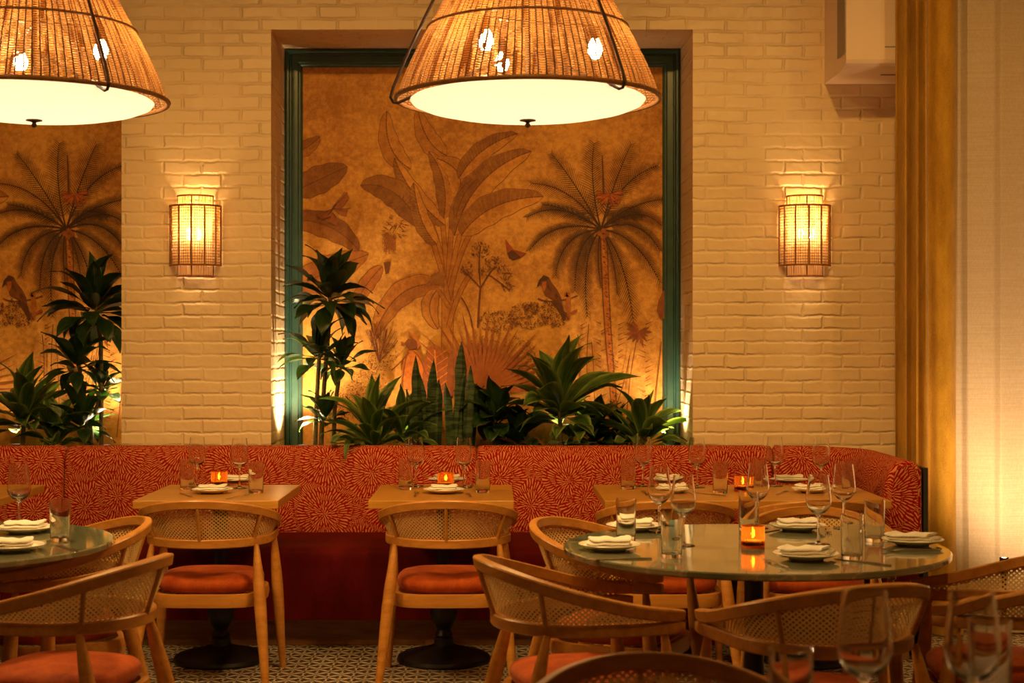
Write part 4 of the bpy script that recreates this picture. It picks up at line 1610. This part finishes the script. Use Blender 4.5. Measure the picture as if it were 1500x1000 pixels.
def pendant_proto():
    ZR = 2.262
    r = empty('wicker_pendant', (0, 0, ZR))
    prof = []
    ctrl = [(0.458, 0.0), (0.440, 0.055), (0.410, 0.125), (0.370, 0.205), (0.325, 0.285), (0.285, 0.36), (0.235, 0.44), (0.18, 0.51), (0.12, 0.56)]
    for i in range(len(ctrl) - 1):
        for k in range(3):
            t = k / 3
            prof.append((ctrl[i][0] + (ctrl[i + 1][0] - ctrl[i][0]) * t, ctrl[i][1] + (ctrl[i + 1][1] - ctrl[i][1]) * t))
    prof.append(ctrl[-1])
    mb = MB()
    rows, uvs = [], []
    n = 110
    rnd = random.Random(2)
    for (rr, z) in prof:
        rows.append([(rr * math.cos(k * 2 * PI / n), rr * math.sin(k * 2 * PI / n), z) for k in range(n)])
        uvs.append([(k / n * 2 * PI * 0.44, z) for k in range(n + 1)])
    mb.grid(rows, uvs, True)
    mb.build('wicker_shade', M['wicker'], r, True, recalc=False)

    def ring(rr, z, t, name):
        mb = MB()
        rows = []
        for k in range(97):
            a = k * 2 * PI / 96
            ca, sa = math.cos(a), math.sin(a)
            rows.append([((rr + t * math.cos(q)) * ca, (rr + t * math.cos(q)) * sa, z + t * math.sin(q)) for q in [j * PI / 4 for j in range(8)]])
        mb.grid(rows, None, True)
        mb.build(name, M['rattan'], r)
    ring(0.459, 0.0, 0.008, 'rim')
    ring(0.349, 0.245, 0.005, 'hoop')
    ring(0.12, 0.562, 0.008, 'top_ring')
    # opal diffuser, shallow bowl
    mb = MB()
    pr = [(0.001, -0.070), (0.10, -0.0675), (0.20, -0.060), (0.29, -0.047), (0.36, -0.032), (0.400, -0.016), (0.410, -0.003), (0.400, 0.004), (0.30, 0.004), (0.15, 0.004), (0.001, 0.004)]
    mb.lathe(pr, 96)
    mb.build('diffuser', M['diffuser'], r)
    mb = MB()
    mb.lathe([(0.001, -0.069), (0.028, -0.0705), (0.029, -0.074), (0.010, -0.078), (0.006, -0.082), (0.010, -0.088), (0.009, -0.094), (0.001, -0.098)], 24)
    mb.build('finial', M['wire'], r)
    # three support straps that hook under the rim
    for az in (-50, 187, 68):
        a = R(az)
        ca, sa = math.cos(a), math.sin(a)
        pts = [(q, max(z, 0.012) if az == 68 and z < 0.012 else z) for q, z in [(0.15, 0.66), (0.30, 0.40), (0.375, 0.245), (0.432, 0.12), (0.468, 0.035), (0.478, -0.002), (0.468, -0.018), (0.452, -0.020), (0.42, -0.004), (0.33, 0.03), (0.10, 0.13), (0.03, 0.17)]]
        mb = MB()
        mb.tube([(q * ca, q * sa, z) for q, z in pts], 0.0055, 8)
        mb.build('strap', M['wire'], r)
    mb = MB()
    mb.tube([(0, 0, 0.004), (0, 0, 0.3), (0, 0, ZC - ZR)], 0.010, 8)
    mb.tube([(0.15 * math.cos(R(-50)), 0.15 * math.sin(R(-50)), 0.66), (0, 0, 0.9)], 0.005, 6)
    mb.tube([(0.15 * math.cos(R(187)), 0.15 * math.sin(R(187)), 0.66), (0, 0, 0.9)], 0.005, 6)
    mb.tube([(0.15 * math.cos(R(68)), 0.15 * math.sin(R(68)), 0.66), (0, 0, 0.9)], 0.005, 6)
    mb.build('hanging_rod', M['wire'], r)
    for az in (-8, 112, 232):
        a = R(az)
        mb = MB()
        c = (0.235 * math.cos(a), 0.235 * math.sin(a), 0.0)
        mb.lathe([(0.001, 0.135), (0.016, 0.14), (0.025, 0.16), (0.025, 0.175), (0.017, 0.195), (0.012, 0.205), (0.001, 0.206)], 16, c)
        mb.build('bulb', M['bulb'], r)
        mb = MB()
        mb.lathe([(0.001, 0.2055), (0.014, 0.2055), (0.014, 0.25), (0.001, 0.252)], 14, c)
        mb.tube([(c[0], c[1], 0.25), (0, 0, 0.27)], 0.005, 6)
        mb.build('bulb_socket', M['wire'], r)
    tag(r, None, 'pendant lamp')
    return r


PD = pendant_proto()
PY = F / RP
inst(PD, (X(773, RP), PY, 2.262), 0, 'large woven wicker pendant lamp hanging before the framed mural')
inst(PD, (X(50, RP), PY, 2.262), R(6), 'large woven wicker pendant lamp cut off by the left edge')
PENDANTS = [(X(773, RP), PY), (X(50, RP), PY)]


# ------------------------------------------------------------------ sconces
def sconce_proto():
    r = empty('rattan_sconce', (0, 0, 0))
    # local: wall plane at y = 0, bulges to -y, z from the bottom of the inner shade
    mb = MB()
    rows, uvs = [], []
    for z in (0.004, 0.14, 0.28, 0.421):
        rows.append([(0.091 * math.sin(a), -0.008 - 0.080 * math.cos(a), z) for a in [(-PI / 2 + PI * k / 24) for k in range(25)]])
        uvs.append([(k / 24 * 0.27, z) for k in range(25)])
    mb.grid(rows, uvs)
    mb.build('inner_shade', M['reed'], r, True, recalc=False)

    mb = MB()
    rows, uvs = [], []
    for z in (0.062, 0.2, 0.368):
        rows.append([(0.129 * math.sin(a), -0.007 - 0.108 * math.cos(a), z) for a in [(-PI / 2 + PI * k / 24) for k in range(25)]])
        uvs.append([(k / 24 * 0.38, z) for k in range(25)])
    mb.grid(rows, uvs)
    mb.build('outer_screen', M['screen'], r, True, recalc=False)

    def arc(mb, rx, ry, z, t):
        mb.tube([(rx * math.sin(a), -0.006 - ry * math.cos(a), z) for a in [(-PI / 2 + PI * k / 20) for k in range(21)]], t, 6)
    mb = MB()
    for z in (0.004, 0.421):
        arc(mb, 0.093, 0.082, z, 0.005)
    for z in (0.060, 0.369):
        arc(mb, 0.133, 0.112, z, 0.0055)
    for k in range(7):
        a = -PI / 2 + PI * k / 6
        x, y = 0.133 * math.sin(a), -0.006 - 0.112 * math.cos(a)
        mb.tube([(x, y, 0.06), (x, y, 0.369)], 0.0045, 6)
    for a in (-PI / 2, -0.05, PI / 2):
        x, y = 0.093 * math.sin(a), -0.006 - 0.082 * math.cos(a)
        mb.tube([(x, y, 0.004), (x, y, 0.421)], 0.004, 6)
    for k in range(1, 21):
        arc(mb, 0.1335, 0.1125, 0.060 + 0.309 * k / 21, 0.0016)
    for k in range(34):
        a = -PI / 2 + PI * (k + 0.5) / 34
        x, y = 0.131 * math.sin(a), -0.006 - 0.110 * math.cos(a)
        mb.tube([(x, y, 0.06), (x, y, 0.369)], 0.0009, 4)
    mb.build('rattan_cage', M['rattan'], r)
    mb = MB()
    mb.box((-0.05, -0.012, 0.10), (0.05, 0.0, 0.33))
    mb.build('back_plate', M['wire'], r, False, 0.002)
    for x in (-0.026, 0.026):
        mb = MB()
        mb.lathe([(0.001, 0.19), (0.009, 0.195), (0.015, 0.215), (0.015, 0.235), (0.010, 0.25), (0.001, 0.252)], 14, (x, -0.045, 0))
        mb.build('bulb', M['sbulb'], r)
    tag(r, None, 'wall lamp')
    return r


SC = sconce_proto()
for px, lab in ((285, 'rattan wall sconce glowing on the brick pier between the niches'), (1180, 'rattan wall sconce glowing on the brick wall right of the framed mural')):
    inst(SC, (X(px, 281), YW - 0.002, Z(405, 282)), 0, lab)
    light('POINT', 'sconce_glow', (X(px, 281), YW - 0.047, Z(405, 282) + 0.30), 5.5, (1.0, 0.58, 0.20), 0.02)


# ------------------------------------------------------------------ wall unit, curtains
def wall_unit():
    r = empty('air_conditioner', (1.736, YW, 2.77))
    mb = MB()
    # side profile in y-z: flat back, front face, softly rounded underside
    sec = [(-0.002, 0.0), (-0.30, 0.0), (-0.42, 0.003), (-0.465, 0.010), (-0.484, 0.022), (-0.490, 0.040), (-0.490, 1.05), (-0.002, 1.05)]
    rows = [[(x, y, z) for y, z in sec] for x in (0.0, 0.42)]
    mb.grid(rows, None, True, 0, True, True)
    mb.build('casing', M['acwhite'], r, False, 0.003)
    mb = MB()
    mb.box((-0.003, -0.475, 0.075), (0.004, -0.31, 1.0))
    mb.build('mesh_grille', M['acgrille'], r, False)
    mb = MB()
    mb.box((0.19, -0.4935, 0.10), (0.30, -0.4895, 0.104))
    mb.box((0.22, -0.30, -0.004), (0.36, -0.285, 0.0))
    mb.build('vent_slot', M['acgrille'], r, False)
    tag(r, 'boxy cream wall mounted air unit high beside the mustard curtain', 'air unit')


wall_unit()


def cloth(name, path, z0, z1, fold, mat, label, cat, seed, thick=0.004):
    """path: (x, y) polyline; folds displace it along its normal"""
    rnd = random.Random(seed)
    mb = MB()
    pts = []
    for i in range(len(path) - 1):
        a, b = path[i], path[i + 1]
        k = max(2, int(math.dist(a, b) / 0.006))
        for j in range(k):
            t = j / k
            pts.append((a[0] + (b[0] - a[0]) * t, a[1] + (b[1] - a[1]) * t))
    pts.append(path[-1])
    arc = 0
    base = []
    for i, p in enumerate(pts):
        if i:
            arc += math.dist(p, pts[i - 1])
        q0, q1 = pts[max(i - 1, 0)], pts[min(i + 1, len(pts) - 1)]
        tx, ty = q1[0] - q0[0], q1[1] - q0[1]
        l = math.hypot(tx, ty)
        base.append((p[0], p[1], -ty / l, tx / l, arc))
    rows = []
    nz = 16
    for side in (0, 1):
        for k in range(nz + 1):
            z = z0 + (z1 - z0) * k / nz
            t = k / nz
            row = []
            for (x, y, nx, ny, a) in base:
                d = fold(a, t) + side * thick
                row.append((x + nx * d, y + ny * d, z))
            rows.append(row if side == 0 else row)
    mb.grid(rows[:nz + 1])
    mb.grid(rows[nz + 1:])
    for k in range(nz):
        for e in (0, -1):
            mb.quad([rows[k][e], rows[k + 1][e], rows[nz + 2 + k][e], rows[nz + 1 + k][e]])
    o = mb.build(name, mat, None, True, recalc=False)
    tag(o, label, cat)
    return o


def velvet_fold(a, t):
    # tight pleats on the left, one broad swell on the right
    w = 1 / (1 + math.exp((a - 0.15) * 60))
    tight = 0.040 * math.sin(a * 2 * PI / 0.052 + 0.6 * math.sin(t * 3))
    broad = -0.05 * math.sin(PI * max(0, min(1, (a - 0.155) / 0.14)))
    return w * tight + (1 - w) * (broad * -1.0) * -1.0 + 0.004 * math.sin(t * 7 + a * 20)


cloth('velvet_curtain', [(1.955, 7.44), (2.240, 7.44)], 0.01, ZC - 0.02, velvet_fold, M['mustard'], 'floor length mustard velvet curtain gathered at the right end of the banquette', 'curtain', 4)


PL_R = random.Random(21)
PLEATS = [0.0]
while PLEATS[-1] < 6:
    PLEATS.append(PLEATS[-1] + PL_R.uniform(0.07, 0.19))


def sheer_fold(a, t):
    a = a + 0.012 * math.sin(2.2 * t + a * 3)
    for i in range(len(PLEATS) - 1):
        if a < PLEATS[i + 1]:
            break
    w = PLEATS[i + 1] - PLEATS[i]
    f = max(0.0, (a - PLEATS[i]) / w)
    k = 0.028 / w
    e = 1 - 0.1 * (1 - t)
    return 0.030 * (math.sin(f / (1 - k) * PI / 2) if f < 1 - k else (1 - f) / k) * e + 0.010 * math.sin(a * 2 * PI / 0.41 + 1.3)


cloth('sheer_curtain', [(2.236, 7.50), (2.95, 7.34), (3.35, 6.7), (3.5, 5.6), (3.55, 3.5)], 0.012, ZC - 0.02, sheer_fold, M['sheer'], 'pale sheer linen curtain lit from below at the right edge', 'curtain', 9, 0.0015)

ur = empty('floor_uplight', (2.27, 6.82, 0))
mb = MB()
mb.lathe([(0.001, 0.0), (0.09, 0.0), (0.09, 0.012), (0.012, 0.018), (0.010, 0.36), (0.016, 0.37), (0.020, 0.465), (0.018, 0.465), (0.017, 0.460), (0.001, 0.460)], 24)
mb.build('stand', M['iron'], ur)
mb = MB()
mb.lathe([(0.001, 0.4615), (0.0165, 0.4615)], 24)
mb.build('lens', M['lens'], ur, recalc=False)
tag(ur, 'small floor uplight glowing at the foot of the sheer curtain', 'uplight')
light('SPOT', 'curtain_uplight', (2.29, 6.82, 0.50), 58.0, (1.0, 0.66, 0.36), 0.05, (3.0, 7.40, 1.15), spot_size=R(142), spot_blend=0.8)

# ------------------------------------------------------------------ ceiling lamps above the frame, pendant light, added fill
W = (1.0, 0.53, 0.125)
for (x, y, tx, tz, e) in ((-3.1, 4.8, -3.1, 1.2, 112), (-1.5, 4.8, -1.5, 1.2, 128), (0.0, 4.8, 0.0, 1.2, 135), (1.30, 4.9, 1.45, 1.2, 150), (2.7, 5.0, 2.75, 1.6, 45)):  # last spot is added to brighten the sheer curtain
    light('SPOT', 'ceiling_spot', (x, y, 3.85), e, W, 0.05, (tx, YW, tz), spot_size=R(84), spot_blend=1.0)
for (x, y, tx, ty, e) in ((-1.9, 3.0, -1.6, 5.6, 70), (-0.2, 3.4, -0.2, 6.2, 50), (1.3, 3.0, 1.2, 5.4, 105)):
    light('SPOT', 'ceiling_spot', (x, y, 3.85), e, W, 0.08, (tx, ty, 0.7), spot_size=R(75), spot_blend=1.0)
for (x, y) in PENDANTS:
    light('SPOT', 'pendant_glow', (x, y, 2.12), 74.0, (1.0, 0.58, 0.18), 0.16, (x, y, 0), spot_size=R(168), spot_blend=0.5)
light('AREA', 'room_ambient', (-0.3, 2.6, 3.8), 8.0, W, 4.0, (-0.3, 3.6, 0.0))  # unseen panel added as ambient fill, no fixture

w = bpy.data.worlds.new('World')
scene.world = w
w.use_nodes = True
w.node_tree.nodes['Background'].inputs[0].default_value = (1.0, 0.55, 0.25, 1)
w.node_tree.nodes['Background'].inputs[1].default_value = 0.01

# ------------------------------------------------------------------ camera
cam = bpy.data.cameras.new('camera')
cam.sensor_width = 36.0
cam.lens = 36.0 * F / 1500.0
cam.shift_x = (750.0 - CX) / 1500.0
cam.shift_y = -(500.0 - CY) / 1500.0 * -1.0
cam.shift_y = (CY - 500.0) / 1500.0
cam.dof.use_dof = True
cam.dof.focus_distance = 6.9
cam.dof.aperture_fstop = 4.5
co = bpy.data.objects.new('camera', cam)
COL.objects.link(co)
co.location = (0, 0, H)
co.rotation_euler = (PI / 2, 0, 0)
scene.camera = co

vs = scene.view_settings
scene.display_settings.display_device = 'sRGB'
vs.view_transform = 'Standard'
vs.look = 'None'
vs.gamma = 1.0
vs.use_curve_mapping = False
vs.exposure = 0.0
cy = scene.cycles
cy.max_bounces = 14
cy.transmission_bounces = 12
cy.transparent_max_bounces = 16
cy.diffuse_bounces = 4
cy.glossy_bounces = 4
cy.sample_clamp_indirect = 4.0
cy.caustics_reflective = False
cy.caustics_refractive = False
cy.use_denoising = True
